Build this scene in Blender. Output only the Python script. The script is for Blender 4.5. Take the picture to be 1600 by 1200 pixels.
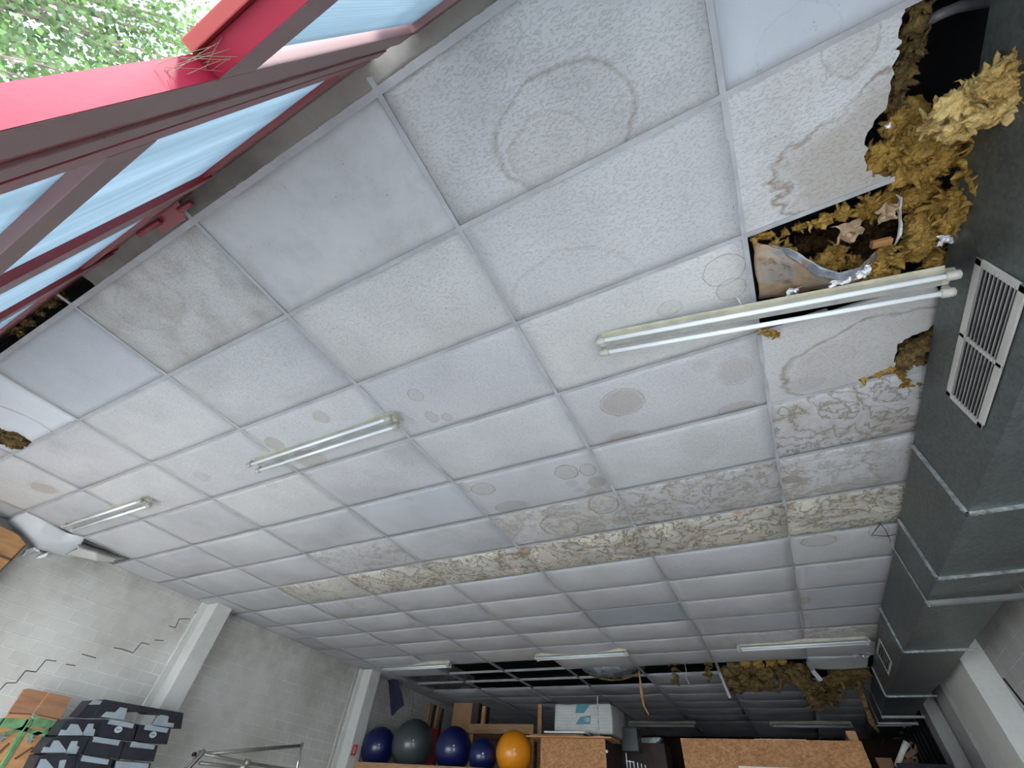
import bpy, bmesh, math, random
import numpy as np
from mathutils import Vector, Matrix, noise, geometry
for o in list(bpy.data.objects): bpy.data.objects.remove(o)
SC = bpy.context.scene
# ---------------------------------------------------------------- camera
F = 649.5908913686692
RM = np.array([[0.886818, 0.455785, 0.0758],[-0.289, 0.677, -0.677],[-0.36, 0.579, 0.732]])
_w = np.array([7.14020758e-01, 2.47696030e-01, -4.23193107e-01])
_t = np.linalg.norm(_w); _k = _w/_t
_K = np.array([[0,-_k[2],_k[1]],[_k[2],0,-_k[0]],[-_k[1],_k[0],0]])
RM = np.eye(3)+np.sin(_t)*_K+(1-np.cos(_t))*_K@_K
H = 3.7
CAM = np.array([-3.85475816e-01*1.25, -4.52728828e-01*1.25, H-1.64261914*1.25])
BY = 0.505667241*1.25
cd = bpy.data.cameras.new('camera'); cam = bpy.data.objects.new('camera', cd)
SC.collection.objects.link(cam); SC.camera = cam
cd.sensor_width = 36; cd.sensor_fit = 'HORIZONTAL'; cd.lens = 36*F/1600; cd.clip_start = 0.02
Rb = np.diag([1,-1,-1])@RM
M4 = Matrix.Identity(4)
for a in range(3):
    for b in range(3): M4[a][b] = Rb[b][a]
    M4[a][3] = CAM[a]
cam.matrix_world = M4
# ---------------------------------------------------------------- world, sun, exposure
SC.view_settings.view_transform = 'Standard'; SC.view_settings.look = 'None'
SC.view_settings.exposure = 2.06; SC.view_settings.gamma = 1; SC.view_settings.use_curve_mapping = False
W = bpy.data.worlds.new('sky'); SC.world = W; W.use_nodes = True
wn = W.node_tree.nodes; wl = W.node_tree.links
bg = wn['Background']; bg.inputs[1].default_value = 3.0
tc = wn.new('ShaderNodeTexCoord'); sp = wn.new('ShaderNodeSeparateXYZ'); wr = wn.new('ShaderNodeValToRGB')
wl.new(tc.outputs['Generated'], sp.inputs[0]); wl.new(sp.outputs[2], wr.inputs[0]); wl.new(wr.outputs[0], bg.inputs[0])
wr.color_ramp.elements[0].position = 0.0; wr.color_ramp.elements[0].color = (.80,.88,.98,1)
wr.color_ramp.elements[1].position = 0.9; wr.color_ramp.elements[1].color = (.52,.70,1.0,1)
sd = bpy.data.lights.new('sun', 'SUN'); sd.energy = 3.5; sd.angle = math.radians(6); sd.color = (1,.96,.9)
sun = bpy.data.objects.new('sun', sd); SC.collection.objects.link(sun)
sun.rotation_euler = Vector((-.35,.60,-1)).to_track_quat('-Z','Y').to_euler()
sun.location = (6,-8,9)
# ---------------------------------------------------------------- projection helpers (surveyed points of the photograph, on known planes)
def ray(x, y): return RM.T@np.array([(x-800)/F, (y-600)/F, 1.])
def onz(x, y, z=H): d = ray(x,y); return Vector(CAM+d*(z-CAM[2])/d[2])
def onx(x, y, X): d = ray(x,y); return Vector(CAM+d*(X-CAM[0])/d[0])
def ony(x, y, Y): d = ray(x,y); return Vector(CAM+d*(Y-CAM[1])/d[1])
random.seed(7)
# ---------------------------------------------------------------- material helpers
MATS = {}
def nt(name):
    m = bpy.data.materials.new(name); m.use_nodes = True
    return m, m.node_tree.nodes, m.node_tree.links, m.node_tree.nodes['Principled BSDF']
def nd(n, typ, **kw):
    x = n.new(typ)
    for k, v in kw.items():
        if k.startswith('i_'): x.inputs[int(k[2:])].default_value = v
        else: setattr(x, k, v)
    return x
def noisen(n, l, vec, scale, detail=4, rough=.55, dist=0.):
    t = nd(n, 'ShaderNodeTexNoise'); t.inputs['Scale'].default_value = scale; t.inputs['Detail'].default_value = detail
    t.inputs['Roughness'].default_value = rough; t.inputs['Distortion'].default_value = dist
    if vec is not None: l.new(vec, t.inputs['Vector'])
    return t.outputs['Fac']
def ramp(n, l, fac, stops):
    r = n.new('ShaderNodeValToRGB'); e = r.color_ramp.elements
    e[0].position, e[0].color = stops[0][0], (*stops[0][1], 1); e[1].position, e[1].color = stops[-1][0], (*stops[-1][1], 1)
    for p, c in stops[1:-1]:
        q = e.new(p); q.color = (*c, 1)
    l.new(fac, r.inputs[0]); return r.outputs[0]
def rampf(n, l, fac, stops): return ramp(n, l, fac, [(p, (v,v,v)) for p, v in stops])
def math_(n, l, op, a, b=None, clamp=False):
    x = n.new('ShaderNodeMath'); x.operation = op; x.use_clamp = clamp
    for i, v in enumerate((a, b)):
        if v is None: continue
        if isinstance(v, (int, float)): x.inputs[i].default_value = v
        else: l.new(v, x.inputs[i])
    return x.outputs[0]
def mixc(n, l, fac, a, b, mode='MIX'):
    x = n.new('ShaderNodeMix'); x.data_type = 'RGBA'; x.blend_type = mode
    for s, v in ((x.inputs[0], fac), (x.inputs[6], a), (x.inputs[7], b)):
        if isinstance(v, (int, float)): s.default_value = v
        elif isinstance(v, tuple): s.default_value = (*v, 1)
        else: l.new(v, s)
    return x.outputs[2]
def bump(n, l, bs, h, strength=.3, dist=.01):
    b = n.new('ShaderNodeBump'); b.inputs['Strength'].default_value = strength; b.inputs['Distance'].default_value = dist
    l.new(h, b.inputs['Height']); l.new(b.outputs[0], bs.inputs['Normal']); return b
def objco(n, l, scale=(1,1,1), rnd=True):
    t = n.new('ShaderNodeTexCoord'); mp = n.new('ShaderNodeMapping'); mp.inputs['Scale'].default_value = scale
    l.new(t.outputs['Object'], mp.inputs['Vector'])
    if not rnd: return mp.outputs[0]
    oi = n.new('ShaderNodeObjectInfo'); a = n.new('ShaderNodeVectorMath'); a.operation = 'ADD'
    s = n.new('ShaderNodeVectorMath'); s.operation = 'SCALE'; s.inputs[0].default_value = (37,53,19); l.new(oi.outputs['Random'], s.inputs['Scale'])
    l.new(mp.outputs[0], a.inputs[0]); l.new(s.outputs[0], a.inputs[1]); return a.outputs[0]
def simple(name, col, rough=.5, metal=0., var=.12, scale=6., bumpy=0., coat=0., stretch=(1,1,1), bscale=None):
    if name in MATS: return MATS[name]
    m, n, l, bs = nt(name); v = objco(n, l, stretch)
    f = noisen(n, l, v, scale, 5, .6)
    d = tuple(max(0, c*(1-var*2)) for c in col); u = tuple(min(1, c*(1+var)) for c in col)
    l.new(ramp(n, l, f, [(.3, d), (.62, u)]), bs.inputs['Base Color'])
    bs.inputs['Roughness'].default_value = rough; bs.inputs['Metallic'].default_value = metal
    if coat: bs.inputs['Coat Weight'].default_value = coat
    if bumpy: bump(n, l, bs, noisen(n, l, v, bscale or scale*6, 6, .65), bumpy, .01)
    MATS[name] = m; return m
# ---------------------------------------------------------------- object helpers
C = SC.collection
def link(name, me, mat=None, parent=None, smooth=False):
    o = bpy.data.objects.new(name, me); C.objects.link(o)
    if mat: me.materials.append(mat)
    if smooth:
        for p in me.polygons: p.use_smooth = True
    if parent: o.parent = parent; o.matrix_parent_inverse = Matrix.Translation(-parent.location) if parent.rotation_euler.to_quaternion().angle < 1e-6 else parent.matrix_basis.inverted()
    return o
def fin(name, bm, mat=None, parent=None, smooth=False, origin=None):
    bmesh.ops.recalc_face_normals(bm, faces=bm.faces)
    if origin is not None and parent is None: bmesh.ops.translate(bm, verts=bm.verts, vec=-Vector(origin))
    me = bpy.data.meshes.new(name); bm.to_mesh(me); bm.free()
    o = link(name, me, mat, parent, smooth)
    if origin is not None and parent is None: o.location = origin
    return o
def tag(o, label, cat=None, group=None, kind=None):
    if label: o['label'] = label
    if cat: o['category'] = cat
    if group: o['group'] = group
    if kind: o['kind'] = kind
    return o
def struct(o, label=None):
    o['kind'] = 'structure'
    if label: o['label'] = label
    return o
def thing(name, label, cat, loc=(0,0,0), group=None):
    o = bpy.data.objects.new(name, None); C.objects.link(o); o.location = loc; o.empty_display_size = .1
    return tag(o, label, cat, group)
def box(bm, a, b, bev=0.):
    a, b = Vector(a), Vector(b); lo = Vector(map(min, a, b)); hi = Vector(map(max, a, b))
    r = bmesh.ops.create_cube(bm, size=1)
    for v in r['verts']: v.co = Vector([lo[i]+(v.co[i]+.5)*(hi[i]-lo[i]) for i in range(3)])
    if bev:
        es = {e for v in r['verts'] for e in v.link_edges}
        bmesh.ops.bevel(bm, geom=list(es), offset=bev, segments=2, affect='EDGES', profile=.6)
    return r['verts']
def bar(bm, p, q, w, t, up=(0,0,1), bev=0.):
    p, q = Vector(p), Vector(q); d = (q-p); L = d.length; d.normalize(); u = Vector(up)
    s = d.cross(u)
    if s.length < 1e-4: s = d.cross(Vector((1,0,0)))
    s.normalize(); u = s.cross(d)
    r = bmesh.ops.create_cube(bm, size=1)
    for v in r['verts']:
        c = v.co.copy(); v.co = p+d*(c.x+.5)*L+s*c.y*w+u*c.z*t
    if bev:
        es = {e for v in r['verts'] for e in v.link_edges}
        bmesh.ops.bevel(bm, geom=list(es), offset=bev, segments=2, affect='EDGES')
def tube(bm, pts, r, n=10, cap=True, rs=None):
    pts = [Vector(p) for p in pts]; rings = []
    prev = None
    for i, p in enumerate(pts):
        d = (pts[min(i+1, len(pts)-1)]-pts[max(i-1, 0)]).normalized()
        s = d.cross(Vector((0,0,1))) if prev is None else prev-d*prev.dot(d)
        if s.length < 1e-4: s = d.cross(Vector((1,0,0)))
        s.normalize(); prev = s; u = s.cross(d); rr = rs[i] if rs else r
        rings.append([bm.verts.new(p+(s*math.cos(2*math.pi*k/n)+u*math.sin(2*math.pi*k/n))*rr) for k in range(n)])
    for a, b in zip(rings, rings[1:]):
        for k in range(n): bm.faces.new((a[k], a[(k+1)%n], b[(k+1)%n], b[k]))
    if cap: bm.faces.new(rings[0][::-1]); bm.faces.new(rings[-1])
def prism(bm, pts, vec, cut=0):
    """closed outline (3-D points in a plane) extruded by vec"""
    pts = [Vector(p) for p in pts]; vec = Vector(vec)
    a = [bm.verts.new(p) for p in pts]; b = [bm.verts.new(p+vec) for p in pts]; n = len(a)
    for i in range(n): bm.faces.new((a[i], a[(i+1)%n], b[(i+1)%n], b[i]))
    tr = geometry.tessellate_polygon([pts])
    for t in tr:
        bm.faces.new([a[i] for i in t]); bm.faces.new([b[i] for i in t])
def lathe(bm, prof, c, axis='z', n=24):
    c = Vector(c); rings = []
    for r, h in prof:
        ring = []
        for k in range(n):
            a = 2*math.pi*k/n; v = {'z': (r*math.cos(a), r*math.sin(a), h), 'x': (h, r*math.cos(a), r*math.sin(a)), 'y': (r*math.cos(a), h, r*math.sin(a))}[axis]
            ring.append(bm.verts.new(c+Vector(v)))
        rings.append(ring)
    for a, b in zip(rings, rings[1:]):
        for k in range(n): bm.faces.new((a[k], a[(k+1)%n], b[(k+1)%n], b[k]))
    bm.faces.new(rings[0]); bm.faces.new(rings[-1][::-1])
def grid(bm, fn, nu, nv):
    vs = [[bm.verts.new(fn(i/nu, j/nv)) for j in range(nv+1)] for i in range(nu+1)]
    for i in range(nu):
        for j in range(nv): bm.faces.new((vs[i][j], vs[i+1][j], vs[i+1][j+1], vs[i][j+1]))
def shell(o, t):
    md = o.modifiers.new('thick', 'SOLIDIFY'); md.thickness = t; md.offset = 0; return o
def nz(p, s=1., o=4): return noise.fractal(Vector(p)*s, 1., 2., o)
# ================================================================ MATERIALS
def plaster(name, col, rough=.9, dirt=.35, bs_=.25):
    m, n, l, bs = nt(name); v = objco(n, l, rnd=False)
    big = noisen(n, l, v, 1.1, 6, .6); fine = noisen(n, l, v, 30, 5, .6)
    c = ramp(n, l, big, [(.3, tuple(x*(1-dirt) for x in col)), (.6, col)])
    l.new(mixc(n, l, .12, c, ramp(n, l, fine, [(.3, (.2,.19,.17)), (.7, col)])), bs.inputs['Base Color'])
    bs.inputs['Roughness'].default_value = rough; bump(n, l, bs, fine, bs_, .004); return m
def blockwork(name, col, scale=1.):
    """painted sand-lime block, joints slightly raised and paler, soot patches near the ceiling"""
    m, n, l, bs = nt(name)
    t = n.new('ShaderNodeTexCoord'); sx = n.new('ShaderNodeSeparateXYZ'); cx = n.new('ShaderNodeCombineXYZ')
    l.new(t.outputs['Object'], sx.inputs[0]); l.new(sx.outputs[1], cx.inputs[0]); l.new(sx.outputs[2], cx.inputs[1])
    br = n.new('ShaderNodeTexBrick'); br.offset = .5; br.inputs['Scale'].default_value = 1.
    br.inputs['Brick Width'].default_value = .25; br.inputs['Row Height'].default_value = .125; br.inputs['Mortar Size'].default_value = .006
    br.inputs['Mortar Smooth'].default_value = .5; br.inputs['Bias'].default_value = 0
    br.inputs['Color1'].default_value = (*[c*.97 for c in col], 1); br.inputs['Color2'].default_value = (*[min(1, c*1.03) for c in col], 1)
    br.inputs['Mortar'].default_value = (*[min(1, c*1.32) for c in col], 1)
    l.new(cx.outputs[0], br.inputs['Vector'])
    p = t.outputs['Object']; big = noisen(n, l, p, .9, 6, .62); mid = noisen(n, l, p, 3.2, 5, .6); fine = noisen(n, l, p, 40, 4)
    c = mixc(n, l, rampf(n, l, big, [(.42, 0), (.68, .42)]), br.outputs['Color'], (.30,.27,.21))
    c = mixc(n, l, rampf(n, l, mid, [(.55, 0), (.75, .18)]), c, (.36,.27,.2))
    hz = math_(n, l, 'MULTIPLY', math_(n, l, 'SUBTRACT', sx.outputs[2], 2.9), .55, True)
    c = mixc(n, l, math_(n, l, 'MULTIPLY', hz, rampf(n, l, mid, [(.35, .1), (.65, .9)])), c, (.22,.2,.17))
    l.new(c, bs.inputs['Base Color']); bs.inputs['Roughness'].default_value = .75
    h = math_(n, l, 'ADD', math_(n, l, 'MULTIPLY', br.outputs['Fac'], .8), math_(n, l, 'MULTIPLY', fine, .25))
    bump(n, l, bs, h, .8, .006); return m
M_wall = blockwork('white_blockwork', (.66,.655,.61))
M_wallr = blockwork('shaded_white_blockwork', (.5,.5,.49))  # white blockwork again, the wall's shadow painted in as a greyer colour
M_conc = plaster('painted_concrete', (.72,.715,.67), dirt=.2)
M_floor = plaster('concrete_floor', (.54,.52,.48), dirt=.15)
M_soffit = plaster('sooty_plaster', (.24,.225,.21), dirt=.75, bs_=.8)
M_pave = plaster('paving', (.57,.54,.48), dirt=.15)
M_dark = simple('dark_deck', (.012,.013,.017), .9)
M_back = simple('brown_back_wall', (.05,.026,.015), .8, stretch=(1,1,.1), scale=10)
M_tee = simple('grey_painted_tee', (.37,.375,.39), .6, var=.1, scale=5)
def redpaint(name, base, rough, coat, rust):
    m, n, l, bs = nt(name); v = objco(n, l, rnd=False)
    a = noisen(n, l, v, 9, 7, .7); b = noisen(n, l, v, 60, 5, .7)
    c = mixc(n, l, rampf(n, l, a, [(.58, 0), (.72, rust)]), base, (.12,.035,.02))
    c = mixc(n, l, rampf(n, l, b, [(.63, 0), (.7, .5)]), c, (.05,.02,.02))
    l.new(c, bs.inputs['Base Color']); bs.inputs['Roughness'].default_value = rough; bs.inputs['Coat Weight'].default_value = coat
    bs.inputs['Coat Roughness'].default_value = .25
    bump(n, l, bs, a, .15, .004); bs.inputs['Specular IOR Level'].default_value = .22 if name == 'red_gloss_paint' else .5; return m
M_red = redpaint('red_gloss_paint', (.17,.004,.02), .6, .03, .2)
M_redb = redpaint('weathered_red_paint', (.22,.115,.115), .55, .2, .3)
M_redd = redpaint('dark_red_paint', (.20,.01,.018), .42, .4, .5)
M_rust = redpaint('rusty_red_steel', (.20,.014,.012), .6, .1, .9)
def polycarb():
    m, n, l, bs = nt('translucent_twinwall_sheet'); v = objco(n, l, (1,1,1), rnd=False)
    w = n.new('ShaderNodeTexWave'); w.wave_type = 'BANDS'; w.bands_direction = 'X'; w.inputs['Scale'].default_value = 26.; w.inputs['Distortion'].default_value = 0.
    l.new(v, w.inputs['Vector'])
    mp = n.new('ShaderNodeMapping'); mp.inputs['Scale'].default_value = (6,1,.3); l.new(v, mp.inputs['Vector'])
    s = noisen(n, l, mp.outputs[0], 2.2, 5, .6)
    col = mixc(n, l, math_(n, l, 'MULTIPLY', w.outputs['Fac'], .35), ramp(n, l, s, [(.3, (.20,.245,.262)), (.65, (.29,.335,.36))]), (.155,.205,.25))
    tr = n.new('ShaderNodeBsdfTranslucent'); l.new(col, tr.inputs[0])
    df = n.new('ShaderNodeBsdfDiffuse'); l.new(col, df.inputs[0])
    tp = n.new('ShaderNodeBsdfTransparent'); tp.inputs[0].default_value = (.8,.9,.95,1)
    mx = n.new('ShaderNodeMixShader'); mx.inputs[0].default_value = .22; l.new(tr.outputs[0], mx.inputs[1]); l.new(df.outputs[0], mx.inputs[2])
    m2 = n.new('ShaderNodeMixShader'); m2.inputs[0].default_value = .06; l.new(mx.outputs[0], m2.inputs[1]); l.new(tp.outputs[0], m2.inputs[2])
    l.new(m2.outputs[0], n['Material Output'].inputs[0]); return m
M_poly = polycarb()
# ---- ceiling panel materials
def make_ring_group():
    g = bpy.data.node_groups.new('ring_stain', 'ShaderNodeTree'); I = g.interface
    for nm, ty in (('Vec','NodeSocketVector'), ('Centre','NodeSocketVector'), ('Inv','NodeSocketVector'), ('Width','NodeSocketFloat'), ('Wob','NodeSocketFloat')):
        I.new_socket(nm, in_out='INPUT', socket_type=ty)
    I.new_socket('Ring', in_out='OUTPUT', socket_type='NodeSocketFloat'); I.new_socket('Fill', in_out='OUTPUT', socket_type='NodeSocketFloat')
    n, l = g.nodes, g.links; gi = n.new('NodeGroupInput'); go = n.new('NodeGroupOutput')
    def vm(op, a, b):
        x = n.new('ShaderNodeVectorMath'); x.operation = op; l.new(a, x.inputs[0])
        if b is not None: l.new(b, x.inputs[1])
        return x
    d = vm('MULTIPLY', vm('SUBTRACT', gi.outputs['Vec'], gi.outputs['Centre']).outputs[0], gi.outputs['Inv'])
    ln = vm('LENGTH', d.outputs[0], None).outputs['Value']
    t1 = noisen(n, l, vm('ADD', d.outputs[0], gi.outputs['Centre']).outputs[0], 1.3, 5, .6)
    wob = math_(n, l, 'MULTIPLY', math_(n, l, 'SUBTRACT', t1, .5), gi.outputs['Wob'])
    dd = math_(n, l, 'SUBTRACT', math_(n, l, 'ADD', ln, wob), 1.)
    ring = math_(n, l, 'SUBTRACT', 1., math_(n, l, 'DIVIDE', math_(n, l, 'ABSOLUTE', dd), gi.outputs['Width']), True)
    brk = rampf(n, l, noisen(n, l, gi.outputs['Vec'], 7, 3), [(.3, .35), (.6, 1)])
    l.new(math_(n, l, 'MULTIPLY', ring, brk), go.inputs['Ring'])
    l.new(math_(n, l, 'MULTIPLY', math_(n, l, 'SUBTRACT', 0., dd), 6., True), go.inputs['Fill'])
    return g
RG = make_ring_group()
def tile_mat(name, base=(.50,.505,.515), rings=(), dense=0., warm=0., pattern='fissured', dirt=.3, foxed=0.):
    m, n, l, bs = nt(name)
    t = n.new('ShaderNodeTexCoord'); O = t.outputs['Object']; V = objco(n, l)
    big = noisen(n, l, V, 1.6, 5, .6); mid = noisen(n, l, V, 5, 5, .65)
    c = ramp(n, l, big, [(.28, tuple(x*(1-dirt) for x in base)), (.62, base)])
    # fissures: short irregular flecks
    mp = n.new('ShaderNodeMapping'); l.new(V, mp.inputs[0])
    if pattern == 'fissured':
        mp.inputs['Scale'].default_value = (62,125,62)
        f = noisen(n, l, mp.outputs[0], 1., 3, .55, .6); hole = rampf(n, l, f, [(.36, 1), (.42, 0)])
        hgt = rampf(n, l, f, [(.36, 0), (.47, 1)]); bstr = .55
    elif pattern == 'orange_peel':
        mp.inputs['Scale'].default_value = (60,60,60)
        f = noisen(n, l, mp.outputs[0], 1., 3, .5); hole = rampf(n, l, f, [(.3, .5), (.5, 0)]); hgt = f; bstr = .7
    else:
        mp.inputs['Scale'].default_value = (75,75,75); vo = n.new('ShaderNodeTexVoronoi'); l.new(mp.outputs[0], vo.inputs[0])
        f = vo.outputs['Distance']; sel = rampf(n, l, noisen(n, l, V, 7, 3), [(.48, 0), (.52, 1)])
        hole = math_(n, l, 'MULTIPLY', rampf(n, l, f, [(.16, 1), (.24, 0)]), sel); hgt = rampf(n, l, f, [(.1, 0), (.3, 1)]); bstr = .15
    c = mixc(n, l, math_(n, l, 'MULTIPLY', hole, .17), c, (.16,.16,.16))
    # mildew specks
    sp_ = noisen(n, l, V, 60, 3, .6); c = mixc(n, l, math_(n, l, 'MULTIPLY', rampf(n, l, sp_, [(.66, 0), (.72, .8)]), rampf(n, l, mid, [(.45, .15), (.65, 1)])), c, (.13,.12,.11))
    brown = (.20,.15,.10)
    if foxed: c = mixc(n, l, rampf(n, l, mid, [(.45, 0), (.7, foxed)]), c, (.27,.23,.19))
    if dense:
        n1 = noisen(n, l, V, 1.7, 6, .58, .3); n2 = noisen(n, l, V, 3.4, 5, .55, .3)
        acc = None
        for src, lv, w in ((n1, .43, .012), (n1, .53, .012), (n1, .62, .016), (n2, .42, .016), (n2, .54, .018)):
            r = math_(n, l, 'SUBTRACT', 1., math_(n, l, 'DIVIDE', math_(n, l, 'ABSOLUTE', math_(n, l, 'SUBTRACT', src, lv)), w), True)
            acc = r if acc is None else math_(n, l, 'MAXIMUM', acc, r)
        halo = rampf(n, l, n1, [(.47, 0), (.53, 1), (.59, 0)]); c = mixc(n, l, math_(n, l, 'MULTIPLY', halo, .22+.25*dense), c, (.33,.27,.20))
        fill = rampf(n, l, n1, [(.40, .55), (.44, 0), (.50, .0), (.53, .45), (.60, .1), (.62, .5)])
        pat = rampf(n, l, noisen(n, l, V, 1.1, 4), [(.34, 0), (.52, 1)]) if dense < .75 else None
        if warm: c = mixc(n, l, rampf(n, l, n2, [(.4, warm), (.5, 0)]), c, (.70,.66,.55))
        f1 = math_(n, l, 'MULTIPLY', fill, dense*.6); a1 = math_(n, l, 'MULTIPLY', acc, min(1, dense*.95))
        if pat is not None: f1 = math_(n, l, 'MULTIPLY', f1, pat); a1 = math_(n, l, 'MULTIPLY', a1, pat)
        c = mixc(n, l, f1, c, (.30,.26,.20)); c = mixc(n, l, a1, c, (.17,.125,.07) if warm else (.19,.16,.12))
        if warm: c = mixc(n, l, math_(n, l, 'MULTIPLY', rampf(n, l, mid, [(.56, 0), (.66, .8)]), rampf(n, l, n2, [(.5, 0), (.6, 1)])), c, (.36,.20,.08))
    for (cx, cy, rx, ry, st, fl, wd, wob) in rings:
        g = n.new('ShaderNodeGroup'); g.node_tree = RG; l.new(O, g.inputs['Vec'])
        g.inputs['Centre'].default_value = (cx, cy, 0); g.inputs['Inv'].default_value = (1/rx, 1/ry, 0.); g.inputs['Width'].default_value = wd; g.inputs['Wob'].default_value = wob
        c = mixc(n, l, math_(n, l, 'MULTIPLY', g.outputs['Fill'], fl), c, (.30,.26,.215))
        c = mixc(n, l, math_(n, l, 'MULTIPLY', g.outputs['Ring'], st), c, brown)
    l.new(c, bs.inputs['Base Color']); bs.inputs['Roughness'].default_value = .62
    bs.inputs['Specular IOR Level'].default_value = .35
    bump(n, l, bs, hgt, bstr, .003); return m
def woolmat(name, a, b, dk=(.10,.06,.025)):
    m, n, l, bs = nt(name); v = objco(n, l, (1,1,2.5))
    f = noisen(n, l, v, 9, 7, .7, .8); g = noisen(n, l, v, 38, 6, .75)
    c = ramp(n, l, f, [(.30, dk), (.43, a), (.62, b)])
    c = mixc(n, l, rampf(n, l, g, [(.32, .5), (.5, 0)]), c, dk)
    l.new(c, bs.inputs['Base Color']); bs.inputs['Roughness'].default_value = 1; bs.inputs['Specular IOR Level'].default_value = .05
    bump(n, l, bs, g, 1., .02); return m
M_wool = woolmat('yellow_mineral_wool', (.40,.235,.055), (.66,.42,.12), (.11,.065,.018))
M_wool2 = woolmat('painted_lit_yellow_wool', (.72,.48,.17), (.95,.72,.32), (.32,.19,.06))  # lighter copy of the yellow wool, daylight painted into its colour
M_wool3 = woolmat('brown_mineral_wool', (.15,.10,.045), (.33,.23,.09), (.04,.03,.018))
def foilpaper():
    m, n, l, bs = nt('torn_foil_backed_paper'); v = objco(n, l)
    f = noisen(n, l, v, 4.5, 6, .62, .5); g = noisen(n, l, v, 16, 6, .7, .3)
    c = ramp(n, l, f, [(.30, (.26,.27,.30)), (.38, (.30,.25,.20)), (.48, (.30,.19,.10)), (.56, (.20,.105,.05)), (.66, (.36,.26,.16))])
    c = mixc(n, l, rampf(n, l, g, [(.55, 0), (.63, .7)]), c, (.16,.07,.03))
    l.new(c, bs.inputs['Base Color']); bs.inputs['Roughness'].default_value = .5
    l.new(rampf(n, l, f, [(.30, .6), (.36, 0)]), bs.inputs['Metallic']); bump(n, l, bs, g, .5, .01); return m
M_foilp = foilpaper()
M_foil = simple('crumpled_silver_foil', (.85,.86,.88), .28, 1., var=.05, bumpy=.6, scale=20)
M_paper = simple('brown_kraft_paper', (.42,.30,.19), .8, var=.2, bumpy=.3)
M_cap = simple('grey_lamp_socket', (.42,.40,.36), .45, var=.15, scale=20)
M_batten = simple('yellowed_cream_housing', (.52,.49,.38), .5, var=.12, scale=8)
M_battend = simple('grey_lamp_reflector', (.33,.33,.31), .5, var=.12, scale=8)
M_tube = simple('white_glass_tube', (.80,.84,.85), .12, var=.02, coat=.5)
def galv():
    m, n, l, bs = nt('galvanised_sheet_steel'); v = objco(n, l, rnd=False)
    vo = n.new('ShaderNodeTexVoronoi'); vo.inputs['Scale'].default_value = 55; l.new(v, vo.inputs[0])
    f = noisen(n, l, v, 2.2, 6, .65)
    c = ramp(n, l, f, [(.3, (.085,.097,.093)), (.65, (.17,.187,.18))])
    c = mixc(n, l, .18, c, ramp(n, l, vo.outputs['Color'], [(.2, (.08,.09,.09)), (.8, (.30,.33,.33))]))
    l.new(c, bs.inputs['Base Color']); bs.inputs['Metallic'].default_value = .75
    l.new(rampf(n, l, f, [(.3, .38), (.7, .58)]), bs.inputs['Roughness']); return m
M_galv = galv()
M_strap = simple('bright_zinc_rail', (.42,.46,.46), .4, .6, var=.25, scale=25)
M_grille = simple('cream_metal_grille', (.50,.49,.45), .4, .1, var=.06)
M_black = simple('matt_black', (.006,.006,.008), .9)
M_plastic = simple('black_plastic', (.022,.024,.032), .45, var=.2)
M_greyrub = simple('blue_grey_plastic', (.32,.37,.40), .5, var=.08)
M_chrome = simple('chrome', (.6,.6,.6), .15, 1., var=.1)
M_ply = simple('pine_board', (.40,.23,.11), .6, var=.2, scale=5, stretch=(1,1,8))
M_orange = simple('orange_wood_board', (.47,.24,.10), .55, var=.12, scale=4, stretch=(1,1,6))
M_card = simple('brown_cardboard', (.30,.17,.085), .8, var=.12, scale=3)
def osb():
    m, n, l, bs = nt('oriented_strand_board'); v = objco(n, l)
    vo = n.new('ShaderNodeTexVoronoi'); vo.inputs['Scale'].default_value = 26; mp = n.new('ShaderNodeMapping'); mp.inputs['Scale'].default_value = (1,1,2.2); l.new(v, mp.inputs[0]); l.new(mp.outputs[0], vo.inputs[0])
    f = noisen(n, l, v, 14, 6, .7, 1.5)
    c = mixc(n, l, .5, ramp(n, l, vo.outputs['Color'], [(.2, (.30,.13,.04)), (.8, (.55,.28,.11))]), ramp(n, l, f, [(.32, (.16,.06,.02)), (.5, (.42,.19,.07)), (.7, (.62,.36,.16))]))
    l.new(c, bs.inputs['Base Color']); bs.inputs['Roughness'].default_value = .65; return m
M_osb = osb()
M_green = simple('worn_green_paint', (.13,.27,.12), .6, var=.3, scale=9)
M_leaf = simple('green_leaves', (.055,.085,.032), .6, var=.4, scale=2)
M_bark = simple('bark', (.16,.12,.09), .9, var=.3, scale=12, bumpy=.6)
# ================================================================ ROOM SHELL
XL, XR, YF, YB = -8.0, 1.6, -.72, 14.6
bm = bmesh.new(); box(bm, (XL-.25,YF-.3,-.1), (XR+.25,YB+.2,0)); struct(fin('floor', bm, M_floor), 'grey concrete floor')
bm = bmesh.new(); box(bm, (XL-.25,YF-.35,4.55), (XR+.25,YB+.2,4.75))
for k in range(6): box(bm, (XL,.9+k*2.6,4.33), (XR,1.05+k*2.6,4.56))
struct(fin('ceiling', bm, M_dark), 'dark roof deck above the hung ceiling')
bm = bmesh.new(); box(bm, (XL-.25,YF-.3,0), (XL,YB+.2,4.6)); wl_ = struct(fin('wall_left', bm, M_wall), 'white painted block wall with stepped cracks')
bm = bmesh.new(); box(bm, (XR,YF-.3,0), (XR+.25,9.9,4.6)); struct(fin('wall_right', bm, M_wallr), 'white block wall behind the duct, its shade painted in as grey')
bm = bmesh.new(); box(bm, (XR-.02,9.9,0), (XR+.25,YB+.2,4.6))
for k in range(12): box(bm, (XR-.05,9.95+k*.38,0), (XR-.02,10.15+k*.38,4.6))
struct(fin('wall_right', bm, simple('dark_cladding', (.04,.045,.055), .5)), 'dark ribbed cladding at far right')
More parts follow.
